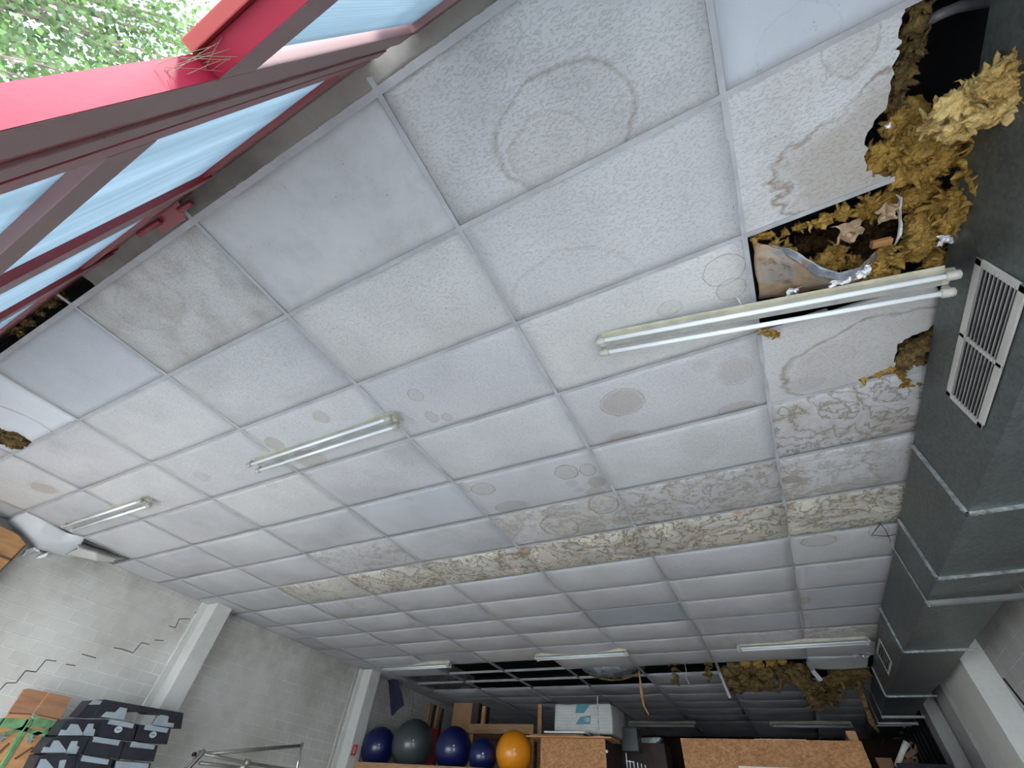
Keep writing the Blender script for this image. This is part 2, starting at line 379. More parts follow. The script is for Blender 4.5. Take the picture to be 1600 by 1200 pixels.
bm = bmesh.new(); box(bm, (XL-.25,YB,0), (XR+.25,YB+.2,4.6)); struct(fin('wall_back', bm, M_back), 'dark brown back wall')
# cracks stepped along the joints of the left wall
M_crack = simple('crack_shadow', (.03,.028,.025), 1)
for pts in ([(0,1078),(10,1067),(25,1067),(40,1048),(56,1050),(72,1031),(88,1033)], [(103,1038),(118,1040)], [(128,1022),(150,1028)], [(178,1012),(190,1014),(208,1020),(221,1004),(233,1007)], [(242,1000),(256,1001)], [(264,978),(274,981),(280,967),(297,967)], [(304,957),(312,957)]):
    bm = bmesh.new(); q = [onx(x, y, XL+.002) for x, y in pts]
    for a, b in zip(q, q[1:]): bar(bm, a, b, .004, .008, up=(0,1,.3))
    fin('crack', bm, M_crack, wl_)
# columns on the left wall
for i, (y0, y1) in enumerate(((3.34,3.60),(6.98,7.26),(10.7,10.98))):
    bm = bmesh.new(); box(bm, (XL-.01,y0,0), (XL+.26,y1,H+.5), .012)
    box(bm, (XL-.01,y0-.09,0), (XL+.035,y0+.01,H-.01))
    struct(fin('trim_%d' % (i+2), bm, M_conc), ('whitewashed concrete column, nearest on the left wall', 'whitewashed concrete column beside the exercise balls', 'far concrete column in the dark left corner')[i])
bm = bmesh.new()
for y0, y1, x0 in ((6.35,7.45,1.36),(7.45,7.62,1.44),(8.15,8.75,1.47),(9.45,9.9,1.42)): box(bm, (x0,y0,0), (XR+.01,y1,4.5), .01)
struct(fin('trim_5', bm, M_conc), 'pale stepped concrete pier on the right wall')
# ceiling edge angles and T-grid ------------------------------------------------
bm = bmesh.new(); TZ = H-.002
Y0 = -1.02*BY; NI = range(-6, 2); NJ = 22
for i in range(-6, 2):
    x = i*1.25; box(bm, (x-.012,Y0-.09,TZ-.0031), (x+.012,YB,TZ)); box(bm, (x-.0015,Y0,TZ), (x+.0015,YB,TZ+.035))
def cross(j, x0, x1, w=.012):
    y = j*BY; box(bm, (x0,y-w,TZ-.0025), (x1,y+w,TZ)); box(bm, (x0,y-.0015,TZ), (x1,y+.0015,TZ+.035))
for j in range(0, NJ+1):
    if j == 1: cross(j, XL, .60)
    elif j == 2: cross(j, XL, .35)
    elif j == 12: cross(j, XL, .0); cross(j, 0, .8, .004)
    elif j == 13: cross(j, XL, -1.25)
    else: cross(j, XL, XR)
box(bm, (XL,Y0-.014,TZ-.003), (XR,Y0+.018,TZ)); box(bm, (XL,Y0,TZ-.003), (XL+.024,YB,TZ)); box(bm, (XR-.024,Y0,TZ-.003), (XR,YB,TZ))
struct(fin('trim_1', bm, M_tee), 'grey metal T-grid carrying the ceiling panels')
# ================================================================ CEILING PANELS
def E(px, py, rx, ry=None, st=.5, fl=.15, wd=.12, wob=.5):
    """a stain seen at (px,py) with radii in photo pixels -> ceiling coordinates"""
    c = onz(px, py); ry = ry or rx
    ax = (onz(px+rx, py)-onz(px-rx, py)).length/2; ay = (onz(px, py+ry)-onz(px, py-ry)).length/2
    return (c.x, c.y, ax, ay, st, fl, wd, wob)
STAINS = {
 (-1,-1): [E(880,205,112,92,.55,.10,.06,.35), E(858,235,62,55,.35,.06,.07,.5)],
 (-1,0): [E(895,455,95,62,.22,.05,.07,.5)],
 (-2,-1): [],
 (-3,-1): [E(235,478,60,28,.25,.12,.1,.6)],
 (-3,0): [], (-2,0): [],
 (-2,1): [E(650,616,11,9,.6), E(675,650,9,8,.5,.3,.2), E(699,651,8,6,.5,.3,.2)],
 (-3,1): [E(503,650,12,8,.4,.4,.2), E(430,692,14,8,.45,.5,.2), E(487,716,24,12,.5,.45,.12), E(585,640,6,4,.3)],
 (-2,2): [E(622,762,14,8,.6,.5,.15), E(537,779,9,6,.6,.4,.2)],
 (-1,1): [E(1131,422,32,23,.75,.05,.05,.35), E(1142,451,22,16,.6,.15,.08,.5), E(1046,480,19,11,.5,.15,.08,.4)],
 (-1,2): [E(972,627,34,20,.6,.55,.07,.5), E(975,684,27,12,.3,.5,.06,.2), E(1148,578,26,22,.3,.35,.06,.7), E(1095,570,13,8,.3,.2,.1), E(1150,637,28,9,.5,.4,.1,.5)],
 (-2,3): [E(885,735,18,10,.75,.3,.12), E(918,732,12,9,.7,.2,.12), E(933,751,13,9,.5,.6,.1), E(930,768,14,8,.5,.4), E(893,752,10,5,.2,.3), E(905,763,9,4,.1,.3), E(755,762,19,8,.7,.25,.12), E(726,761,9,7,.6,.2), E(800,790,26,9,.5,.4,.15)],
 (-2,4): [E(875,820,28,17,.85,.1,.08,.5), E(873,798,26,8,.5,.3), E(943,787,23,13,.8,.2,.08,.4), E(970,812,13,6,.5,.5), E(920,822,25,10,.5,.4)],
 (-1,3): [E(1092,690,28,24,.2,.1,.05,.4)],
 (0,-1): [E(1245,70,60,60,.15,.03,.05,.6)],
 (0,0): [E(1392,240,168,105,.9,.60,.055,1.1), E(1330,60,40,60,.5,.1,.1,.8), E(1160,120,30,10,.4,.2,.1)],
 (0,2): [E(1372,560,143,60,.8,.22,.045,.5), E(1290,560,40,20,.25,.1,.06), E(1255,600,30,10,.3,.2)],
 (0,6): [E(1278,843,26,7,.7,.3,.12,.6), E(1372,828,15,9,.7,.1,.1,.5)],
 (0,7): [E(1320,882,26,6,.35,.15,.1)],
 (0,8): [E(1257,938,8,5,.6,.5,.2)], (0,9): [E(1256,965,7,4,.6,.3,.2)],
 (-2,6): [], (-1,6): [E(1005,878,13,5,.4,.3)],
 (-6,0): [E(70,761,18,7,.1,.5,.3,.9)],
 (-5,-1): [E(28,672,50,30,.7,.0,.05,.12)],
 (-4,2): [E(425,757,10,4,.35,.2)], (-4,1): [E(318,742,12,6,.2,.2)], (-3,3): [E(640,778,6,4,.3,.2)],
 (0,4): [E(1400,722,40,20,.3,.1,.06,.8), E(1330,755,50,9,.4,.3,.1,.7), E(1235,747,14,5,.6,.8,.3,.6), E(1290,720,70,8,.5,.0,.12,.6)],
}
DENSE = {(-1,4): (.7,0), (-1,5): (1.,.7), (0,5): (.9,.7), (0,3): (.85,0), (-2,5): (1.,.75), (-3,5): (.95,.7), (-4,5): (.9,.65), (-5,5): (.6,.3), (-4,4): (.45,0),
         (0,4): (.5,0), (-2,4): (.45,0), (-1,10): (.3,0), (0,10): (.6,0), (-5,6): (.2,0)}
SMOOTH = {(0,-1): ('perforated', (.50,.53,.58)), (-4,-1): ('orange_peel', (.44,.46,.50)), (-5,-1): ('smooth', (.62,.645,.69)), (-2,8): ('smooth', (.37,.41,.44)), (-3,3): ('smooth', (.46,.475,.495)),
          (0,8): ('smooth', (.44,.455,.48)), (0,9): ('smooth', (.44,.455,.48)), (-1,9): ('smooth', (.45,.465,.49)), (-2,-1): ('perforated', (.52,.53,.545)), (-6,9): ('smooth', (.5,.5,.52)), (-5,10): ('smooth', (.47,.48,.5))}
BASES = [(.52,.525,.53), (.49,.495,.505), (.535,.535,.53), (.50,.50,.515)]
GEN = [tile_mat('fissured_panel_%s' % s, b, dirt=d) for s, b, d in (('pale', BASES[0], .18), ('grey', BASES[1], .26), ('cream', BASES[2], .2), ('cool', BASES[3], .24))]
ORD = ['first','second','third','fourth','fifth','sixth','seventh','eighth','ninth','tenth','eleventh','twelfth','thirteenth','fourteenth','fifteenth','sixteenth','seventeenth','eighteenth','nineteenth','twentieth','twenty-first','twenty-second','twenty-third','twenty-fourth']
GAP = {(0,1)}
for i in (-5,-4,-3): GAP |= {(i,11),(i,12),(i,13)}
GAP |= {(-2,12),(-1,12),(0,12),(-6,12),(-6,13),(-2,13),(-7,1),(-7,2),(0,13)}
GAP -= {(-2,13)}
GAP |= {(-3,11)}; GAP -= {(-3,11)}
MIDDLE = {(-2,11)}
def panel_mesh(x0, x1, y0, y1, sag, outline=None, hole=None, seed=0, z=H):
    """lay-in panel: underside sags, 14 mm thick; outline = list of (x,y) for torn panels"""
    bm = bmesh.new(); cx, cy = (x0+x1)/2, (y0+y1)/2; e = .004
    def g(x, y):
        u = (x-x0)/(x1-x0); v = (y-y0)/(y1-y0)
        return -sag*(4*v*(1-v))**.8*(.35+.65*min(1, 4*u*(1-u)*1.4))
    if outline is None:
        def top(u, v): x = x0+e+u*(x1-x0-2*e); y = y0+e+v*(y1-y0-2*e); return Vector((x-cx, y-cy, g(x, y)))
        grid(bm, top, 12, 12)
    else:
        pts = [Vector((p[0]-cx, p[1]-cy, 0)) for p in outline]
        a = [bm.verts.new(p) for p in pts]
        for t in geometry.tessellate_polygon([pts]): bm.faces.new([a[k] for k in t])
        bmesh.ops.subdivide_edges(bm, edges=bm.edges, cuts=4, use_grid_fill=True)
        bmesh.ops.triangulate(bm, faces=bm.faces)
        for v in bm.verts: v.co.z = g(min(max(v.co.x+cx, x0), x1), min(max(v.co.y+cy, y0), y1))
    bmesh.ops.recalc_face_normals(bm, faces=bm.faces)
    r = bmesh.ops.extrude_face_region(bm, geom=bm.faces[:])
    vs = [q for q in r['geom'] if isinstance(q, bmesh.types.BMVert)]
    bmesh.ops.translate(bm, verts=vs, vec=(0,0,.014))
    return bm, Vector((cx, cy, z))
def jag(pts, amp, n=5, seed=1):
    out = []; rr = random.Random(seed)
    for a, b in zip(pts, pts[1:]):
        a, b = Vector(a), Vector(b); d = b-a; nrm = Vector((-d.y, d.x)).normalized()
        for k in range(n):
            t = k/n; out.append(a+d*t+(nrm*rr.uniform(-amp, amp) if k else Vector((0,0))))
    out.append(Vector(pts[-1])); return [tuple(p) for p in out]
OUT = {}
def P2(*l): return [tuple(onz(x, y)[:2]) for x, y in l]
# torn panel right of the long tee, row at the broken insulation
OUT[(0,0)] = [(.004,.004)] + jag([(onz(1412,12).x,.004)]+P2((1402,60),(1400,90),(1385,160),(1350,215),(1352,268),(1392,275)), .012, 6, 3) + jag(P2((1392,275),(1380,290)), .004, 3, 4)[1:] + [(.58,BY-.004),(.004,BY-.004)]
OUT[(0,2)] = [(.004,2*BY+.004),(.80,2*BY+.004)] + jag(P2((1482,478),(1470,500),(1430,520),(1400,535),(1395,565),(1405,575)), .01, 5, 5) + jag(P2((1405,575),(1340,592),(1345,600)), .005, 4, 8)[1:] + [(.30,3*BY-.004),(.004,3*BY-.004)]
OUT[(-6,-1)] = None
rowname = lambda j: ORD[j+1]
def pcat(i, j):
    if (i,j) in DENSE and DENSE[(i,j)][1]: return 'brown marbled ceiling panel'
    if (i,j) in DENSE: return 'vein stained grey ceiling panel'
    if (i,j) in SMOOTH:
        return {'smooth': 'flat unpatterned ceiling panel', 'perforated': 'clean pinhole ceiling panel', 'orange_peel': 'pimpled grey ceiling panel'}[SMOOTH[(i,j)][0]]
    if STAINS.get((i,j)): return 'ring stained ceiling panel'
    return 'sagging grey ceiling panel'
def colname(i):
    return 'beside duct' if i == 0 else ('beside left wall' if i == -7 else '%s panel left of duct' % ORD[-i])
rt = random.Random(11)
for j in range(-1, 22):
    for i in range(-7, 1):
        if (i,j) in GAP: continue
        x0, x1 = i*1.25, (i+1)*1.25
        if i == -7: x0 = XL
        if i == 0: x1 = 1.25
        y0, y1 = j*BY, (j+1)*BY
        if j == -1: y0 = Y0
        if y1 > YB: continue
        s = {(-2,8): .003, (0,8): .004, (0,9): .004, (-2,9): .05, (-2,10): .045}.get((i,j), rt.uniform(.010,.020) if j < 3 else (rt.uniform(.018,.030) if j < 6 else rt.uniform(.032,.050)))
        if j == -1: s = .004
        if (i,j) in SMOOTH and (i,j) not in ((-2,8),(0,8),(0,9)): s = .006
        if (i,j) in DENSE and DENSE[(i,j)][1]: s = .040
        if i == -7: s *= .3
        if i == 0: s = min(s, .026)
        bm, org = panel_mesh(x0, x1, y0, y1, s, OUT.get((i,j)))
        rel = [(a-org.x, b-org.y, c, d, st, fl, wd, wb) for a, b, c, d, st, fl, wd, wb in STAINS.get((i,j), [])]
        if rel or (i,j) in DENSE or (i,j) in SMOOTH or (i,j) in ((-1,-1),(-3,-1),(-2,-1)):
            pat, base = SMOOTH.get((i,j), ('fissured', BASES[(i*3+j) % 4]))
            dn, wm = DENSE.get((i,j), (0, 0))
            if wm: base = (.56,.55,.50)
            m = tile_mat('stained_panel', base, rel, dn, wm, pat, dirt=.32 if (i,j) in ((-3,-1),(-1,-1)) else .15, foxed=.55 if (i,j) == (-3,-1) else (.3 if (i,j) in ((-2,-1),(0,0)) else 0))
        else: m = GEN[(i*5+j*3) % 4]
        o = fin('acoustic_panel', bm, m, None, OUT.get((i,j)) is None, None); o.location = org
        fk = {(0,0): 'ceiling panel torn off at right', (0,2): 'ceiling panel pierced by wool'}.get((i,j), pcat(i,j))
        tag(o, '%s, %s row from glazed front, %s' % (fk, rowname(j), colname(i)), 'ceiling panel', 'ceiling panels')
# second fragment of the torn panel beside the duct and the bent panels ------------
def bent(name, label, rows, t=.012, mat=None, nu=24, nv=10, crumple=.006, seed=0):
    """sheet through rows of 3-D points (each row a polyline)"""
    bm = bmesh.new(); rows = [[Vector(p) for p in r] for r in rows]
    def samp(pl, u):
        f = u*(len(pl)-1); k = min(int(f), len(pl)-2); return pl[k].lerp(pl[k+1], f-k)
    def fn(u, v):
        f = v*(len(rows)-1); k = min(int(f), len(rows)-2); p = samp(rows[k], u).lerp(samp(rows[k+1], u), f-k)
        p.x = max(p.x, XL+.03); return p+Vector((nz(p+Vector((seed,0,0)), 9), nz(p+Vector((0,seed,5)), 9), nz(p+Vector((7,0,seed)), 9)))*crumple
    grid(bm, fn, nu, nv); c = sum((v.co for v in bm.verts), Vector())/len(bm.verts)
    o = fin(name, bm, mat or GEN[0], None, True, c); shell(o, t); return o
Z = onz
o = bent('acoustic_panel', '', [[Z(1425,600,3.70),Z(1470,585,3.705)], [Z(1400,570,3.70),Z(1478,545,3.705)]], mat=GEN[1]); tag(o, 'small leftover piece of ceiling panel under the wool, beside the duct', 'ceiling panel')
o = bent('acoustic_panel', '', [[Z(1268,1045,3.66),Z(1310,1047,3.63),Z(1355,1043,3.64)], [Z(1262,1027,3.69),Z(1310,1026,3.68),Z(1357,1024,3.69)]], mat=GEN[0], crumple=.002); tag(o, 'pale panel hanging loose beside the duct under the far torn insulation', 'ceiling panel')
o = bent('acoustic_panel', '', [[Z(8,814,3.69),Z(35,835,3.60),Z(62,862,3.52),Z(85,866,3.56),Z(110,873,3.60)], [Z(22,808,3.69),Z(60,828,3.62),Z(95,848,3.62),Z(130,846,3.69)], [Z(42,800,3.70),Z(75,815,3.70),Z(105,832,3.70),Z(132,840,3.70)]], mat=tile_mat('curled_white_panel', (.60,.62,.64), dirt=.1, pattern='smooth'), crumple=.004)
tag(o, 'broken white ceiling panel drooping beside the left wall', 'ceiling panel')
o = bent('acoustic_panel', '', [[Z(102,866,3.58),Z(150,876,3.55),Z(178,879,3.62)], [Z(122,858,3.60),Z(150,864,3.60),Z(182,874,3.65)], [Z(117,845,3.70),Z(160,858,3.70),Z(195,873,3.70)]], mat=tile_mat('curled_cream_panel', (.55,.54,.50), dirt=.2), crumple=.004)
tag(o, 'bent cream ceiling panel curling against the left wall, right of the foil scrap', 'ceiling panel')
# ================================================================ FRONT: soffit, frames, translucent sheets
bm = bmesh.new()
def sofn(u, v):
    p = Vector((-3.45+u*(XR+3.45), Y0-.012-v*.10, H+.004)); return p+Vector((0, 0, .012*nz(p, 12)))
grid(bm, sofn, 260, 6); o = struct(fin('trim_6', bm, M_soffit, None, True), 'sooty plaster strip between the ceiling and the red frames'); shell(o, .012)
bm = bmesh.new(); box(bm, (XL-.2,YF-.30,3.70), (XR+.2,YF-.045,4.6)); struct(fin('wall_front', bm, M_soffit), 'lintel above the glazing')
def frame(name, label, parts, panes):
    """parts: (name, mat, (a,b)) ; steel frame members as children of the frame"""
    r = bpy.data.objects.new(name, None); C.objects.link(r); r.location = (parts[0][2][0][0], YF, 0); struct(r, label)
    for nm, mt, *bx in parts:
        bm = bmesh.new()
        for a, b in bx: box(bm, a, b, .002)
        fin(nm, bm, mt, r)
    for a, b in panes:
        bm = bmesh.new(); box(bm, a, b); fin('pane', bm, M_poly, r)
    return r
yf = YF
# doorway: jamb post with reveal, transom above the open doorway
door = frame('door_1', 'red steel door frame around the open doorway', [
  ('jamb', M_redb, ((-1.062,yf-.037,0),(-.985,yf,3.66)), ((-1.150,yf-.036,0),(-1.105,yf-.003,3.62))), ('rebate', M_redd, ((-1.106,yf-.037,0),(-1.061,yf-.008,3.64))), ('shadow_gap', M_black, ((-1.172,yf-.036,0),(-1.149,yf-.026,3.6)))
  , ('transom', M_redb, ((-.985,yf-.036,2.411),(XR,yf,2.515)))
  , ('door_stop', M_rust, ((-.985,yf-.056,2.395),(XR,yf-.0365,2.44)))
  , ('head', M_redb, ((-1.0,yf-.04,3.615),(XR,yf,3.70)))], [((-.97,yf-.030,2.51),(XR,yf-.022,3.62))])
for nm, a, b in (('reveal', (-.9855,yf-.0365,0), (-.9835,yf-.001,2.411)), ('reveal', (-.985,yf-.0355,2.4095), (XR,yf-.001,2.4115))):
    bm = bmesh.new(); box(bm, a, b); fin(nm, bm, M_red, door)
# cobweb in the corner of the doorway
bm = bmesh.new(); c0 = Vector((-.984,yf-.002,2.408)); rr = random.Random(3)
for k in range(12):
    a = c0+Vector((rr.uniform(0,.06), -rr.uniform(0,.03), -rr.uniform(0,.004))); b = c0+Vector((rr.uniform(0,.004), -rr.uniform(0,.033), -rr.uniform(0,.10)))
    tube(bm, [a, (a+b)/2+Vector((.003,0,-.003)), b], .0004, 4)
o = fin('cobweb', bm, simple('dusty_web', (.15,.11,.07), 1)); tag(o, 'dusty cobweb in the inner corner of the red door frame', 'cobweb')
# fixed glazed leaf left of the jamb
leaf = frame('window_1', 'red framed translucent glazing left of the doorway', [
  ('stile', M_redd, ((-1.215,yf-.04,0),(-1.171,yf-.006,3.60)), ((-1.226,yf-.04,0),(-1.214,yf-.012,3.60)))
  , ('rail', M_redb, ((-2.06,yf-.036,2.352),(-1.215,yf-.005,2.47)))
  , ('stile', M_redd, ((-2.13,yf-.03,0),(-2.04,yf-.002,3.50)), ((-2.26,yf-.028,0),(-2.13,yf-.008,3.44)))
  , ('head', M_redd, ((-3.10,yf-.06,3.44),(-1.19,yf-.012,3.52)), ((-3.1,yf-.05,3.52),(-1.19,yf-.02,3.70)))],
  [((-2.05,yf-.034,0),(-1.21,yf-.026,3.45)), ((-3.10,yf-.034,0),(-2.25,yf-.026,3.45))])
bm = bmesh.new(); prism(bm, [onz(x, y, 3.60) for x, y in ((243,332),(278,314),(291,343),(250,366))], (0,0,.004)); box(bm, onz(243,332,3.60)-Vector((.0,.03,0)), onz(278,314,3.60)+Vector((0,0,.10))); fin('hinge_plate', bm, redpaint('hinge_red_paint', (.22,.03,.045), .5, .2, .2), leaf)
bm = bmesh.new()
for a, b in (((217,366),(249,346)), ((280,328),(299,317))): tube(bm, [onz(*a, 3.585), onz(*b, 3.585)], .014, 12)
fin('hinge_pin', bm, bpy.data.materials['hinge_red_paint'], leaf, True)
leaf2 = frame('window_2', 'red framed translucent glazing far left', [
  ('stile', M_redd, ((-3.22,yf-.03,0),(-3.06,yf-.004,3.66)))
  , ('rail', M_redb, ((-7.9,yf-.034,2.352),(-3.2,yf-.004,2.47)))
  , ('head', M_redd, ((-8.0,yf-.06,3.5),(-3.06,yf-.012,3.70)))
  , ('stile', M_redd, ((-5.3,yf-.03,0),(-5.2,yf-.004,3.5))), ('stile', M_redd, ((-8,yf-.03,0),(-7.9,yf-.004,3.6)))],
  [((-5.21,yf-.034,2.46),(-3.2,yf-.026,3.52)), ((-7.92,yf-.034,2.46),(-5.29,yf-.026,3.52))])  # unseen part below the rail left open to let more daylight in
# ground outside and trees
bm = bmesh.new(); box(bm, (-40,-45,-.12), (30,YF-.30,-.02)); struct(fin('floor', bm, M_pave), 'paved yard outside the doors')
def tree(name, label, base, h, cr, n, seed, cc=None):
    rr = random.Random(seed); r = thing(name, label, 'tree', base, 'trees outside the doorway'); b = Vector(base)
    bm = bmesh.new(); top = b+Vector((0,0,h))
    tube(bm, [b, b+Vector((.1,.1,h*.4)), b+Vector((-.1,0,h*.75)), top], .2, 10, rs=[.22,.17,.12,.04]); c = cc or b+Vector((0,0,h*.75))
    ends = []
    for k in range(110):
        z0 = rr.uniform(.3,.95)*h; p = b+Vector((0,0,z0)); a = rr.uniform(0, 6.28); L = cr*rr.uniform(.6,1.05)
        q = p+Vector((math.cos(a)*L, math.sin(a)*L, rr.uniform(.1,.7)*L)); m_ = (p+q)/2+Vector((0,0,.2))
        tube(bm, [p, m_, q], .03, 6, rs=[.06,.03,.01]); ends += [(m_, q)]
    fin('trunk', bm, M_bark, r)
    vs, fs = [], []
    for k in range(n):
        m_, q = ends[rr.randrange(len(ends))]; p = m_.lerp(q, rr.uniform(-.1,1.15))+Vector((rr.gauss(0,.42), rr.gauss(0,.42), rr.gauss(-.15,.42)))
        d = Vector((rr.gauss(0,1), rr.gauss(0,1), rr.gauss(-.6,.8))).normalized(); s = d.cross(Vector((rr.gauss(0,1), rr.gauss(0,1), 1))).normalized(); L = rr.uniform(.05,.11); w = L*.38
        i = len(vs); vs += [p, p+d*L*.5+s*w, p+d*L, p+d*L*.5-s*w]; fs.append((i, i+1, i+2, i+3))
    me = bpy.data.meshes.new('foliage'); me.from_pydata([tuple(v) for v in vs], [], fs); link('foliage', me, M_leaf, r)
def leafmat():
    n, l = M_leaf.node_tree.nodes, M_leaf.node_tree.links; bs = n['Principled BSDF']; src = bs.inputs['Base Color'].links[0].from_socket
    tr = n.new('ShaderNodeBsdfTranslucent'); l.new(mixc(n, l, 1., src, (1.25,1.45,.9), 'MULTIPLY'), tr.inputs[0])
    mx = n.new('ShaderNodeMixShader'); mx.inputs[0].default_value = .55; l.new(bs.outputs[0], mx.inputs[1]); l.new(tr.outputs[0], mx.inputs[2]); l.new(mx.outputs[0], n['Material Output'].inputs[0])
leafmat()
tree('tree', 'light green leafy tree outside, filling the open doorway at top left', (-7.6,-4.6,-.02), 11.0, 3.0, 42000, 5)
tree('tree', 'more distant light green tree outside behind the first', (-17.0,-12.5,-.02), 18.5, 4.2, 26000, 9)
# ================================================================ FLUORESCENT LAMPS
def lamp(x0, x1, y, label, tilt=None, z=3.70, one=False):
    """batten luminaire with two bare tubes; built along +X from x0"""
    L = x1-x0; r = thing('fluorescent_lamp', label, 'lamp', (x0,y,z), 'fluorescent lamps')
    def o2(nm, bm, mt, par=r, sm=False):
        me = bpy.data.meshes.new(nm); bmesh.ops.recalc_face_normals(bm, faces=bm.faces); bm.to_mesh(me); bm.free(); o = bpy.data.objects.new(nm, me); C.objects.link(o); me.materials.append(mt); o.parent = par
        if sm:
            for p in me.polygons: p.use_smooth = True
        return o
    bm = bmesh.new(); box(bm, (0.01,-.030,-.052), (L-.01,.030,-.004), .006); box(bm, (.02,-.045,-.012), (L-.02,.045,-.004), .003); o2('housing', bm, M_batten)
    bm = bmesh.new(); box(bm, (.04,-.022,-.060), (L-.04,.022,-.050), .002); o2('reflector', bm, M_battend)
    for s in (-1, 1):
        bm = bmesh.new(); tube(bm, [(.035,s*.045,-.088),(L-.035,s*.045,-.088)], .013, 14); o2('tube', bm, M_tube, sm=True)
        for xe, dx in ((0, 1), (L, -1)):
            bm = bmesh.new(); lathe(bm, [(.012,xe), (.020,xe+.004*dx), (.022,xe+.02*dx), (.021,xe+.045*dx), (.016,xe+.052*dx)], (0,s*.045,-.088), 'x', 14)
            box(bm, (xe+.008*dx,s*.045-.012,-.080), (xe+.035*dx,s*.045+.012,-.045), .003); o2('socket', bm, M_cap, sm=True)
    if tilt: r.rotation_euler = tilt
    return r
a = Vector((-.838,.932,3.70)); b = Vector((.72,1.055,3.49)); L0 = (b-a).length; d = (b-a)
lamp(a.x, a.x+L0, a.y, 'nearest two-tube lamp, one end dropped, hanging below the torn ceiling hole by the duct', (0, -math.asin(d.z/L0), math.atan2(d.y, d.x)))
lamp(-3.98,-2.41,.985, 'cream two-tube lamp over the middle of the ceiling, nearest row')
lamp(-7.16,-5.59,.985, 'cream two-tube lamp nearest the left wall, foremost row')
lamp(-.85,.70,6.70, 'two-tube lamp in front of the hanging insulation, beside the duct'); lamp(-3.90,-2.36,6.62, 'middle lamp of the second row, above the open ceiling slots'); lamp(-7.22,-5.66,6.74, 'left lamp of the second row, near the concrete column')
lamp(-3.95,-2.40,12.05, 'faint far lamp in the dark end, above the metal bars'); lamp(-.90,.60,12.0, 'faint far lamp above the big strand board')
# ================================================================ VENTILATION DUCT
duct = thing('ventilation_duct', 'galvanised rectangular air duct running along the right of the ceiling', 'duct', (1.03,0,3.13))
ST = [(-.5,.80,1.36,3.08,3.64), (.5,.80,1.36,3.085,3.64), (1.6,.80,1.35,3.095,3.64), (2.55,.80,1.34,3.128,3.64), (3.6,.795,1.33,3.168,3.64), (4.08,.795,1.32,3.20,3.64),
      (5.6,.765,1.28,3.225,3.64), (6.9,.765,1.26,3.25,3.64), (7.9,.775,1.24,3.30,3.64), (9.2,.80,1.22,3.32,3.64), (10.3,.79,1.2,3.37,3.64), (12.4,.80,1.2,3.48,3.64)]
for k, (s0, s1) in enumerate(zip(ST, ST[1:])):
    bm = bmesh.new(); c8 = []
    for (y, xl, xr, zb, zt) in (s0, s1): c8.append([Vector((xl,y,zt)), Vector((xl,y,zb)), Vector((xr,y,zb)), Vector((xr,y,zt))])
    va = [[bm.verts.new(p) for p in q] for q in c8]
    dirs = [Vector((-1,0,0)), Vector((0,0,-1)), Vector((1,0,0)), Vector((0,0,1))]
    for f in range(4):
        q = [va[0][f], va[0][(f+1)%4], va[1][(f+1)%4], va[1][f]]
        c = sum((v.co for v in q), Vector())/4+dirs[f]*(.012 if f == 1 else .004); vc = bm.verts.new(c)
        for t in range(4): bm.faces.new((q[t], q[(t+1)%4], vc))
    if k in (0, len(ST)-2): bm.faces.new([va[0 if k == 0 else 1][f] for f in range(4)])
    fin('duct_section', bm, M_galv, duct)
def strapjoint(y, kind='rail'):
    s = np.array([np.interp(y, [q[0] for q in ST], [q[i] for q in ST]) for i in range(5)]); xl, xr, zb, zt = s[1:]
    if kind == 'rail':
        bm = bmesh.new(); w, t = .024, .018
        box(bm, (xl-t,y-w/2,zb-t), (xl-.001,y+w/2,zt+.002), .002); box(bm, (xl-t,y-w/2,zb-t), (xr+t+.06,y+w/2,zb-.001), .002); box(bm, (xr+.001,y-w/2,zb), (xr+t,y+w/2,zt), .002)
        for k in range(3): box(bm, (xl+.02+k*.035,y-w/2-.002,zb-t-.003), (xl+.032+k*.035,y+w/2,zb-t+.002)); box(bm, (xl-t-.003,y-w/2-.001,zb+.02+k*.035), (xl-t+.002,y+w/2,zb+.032+k*.035))
        fin('flange', bm, M_strap, duct)
    else:
        bm = bmesh.new(); bar(bm, (xl-.03,y,zb-.045), (xr+.08,y,zb-.045), .035, .03, bev=.003); fin('support_rail', bm, simple('dull_steel_rail', (.36,.37,.36), .45, .8), duct)
        bm = bmesh.new(); tube(bm, [(xl-.02,y,zb-.07),(xl-.02,y,4.4)], .004, 8); tube(bm, [(xr+.06,y,zb-.07),(xr+.06,y,4.4)], .004, 8); fin('threaded_rod', bm, M_strap, duct)
for y in (2.58,3.62,5.62,7.9,10.3): strapjoint(y)
for y in (4.10,9.1,9.75): strapjoint(y, 'sup')
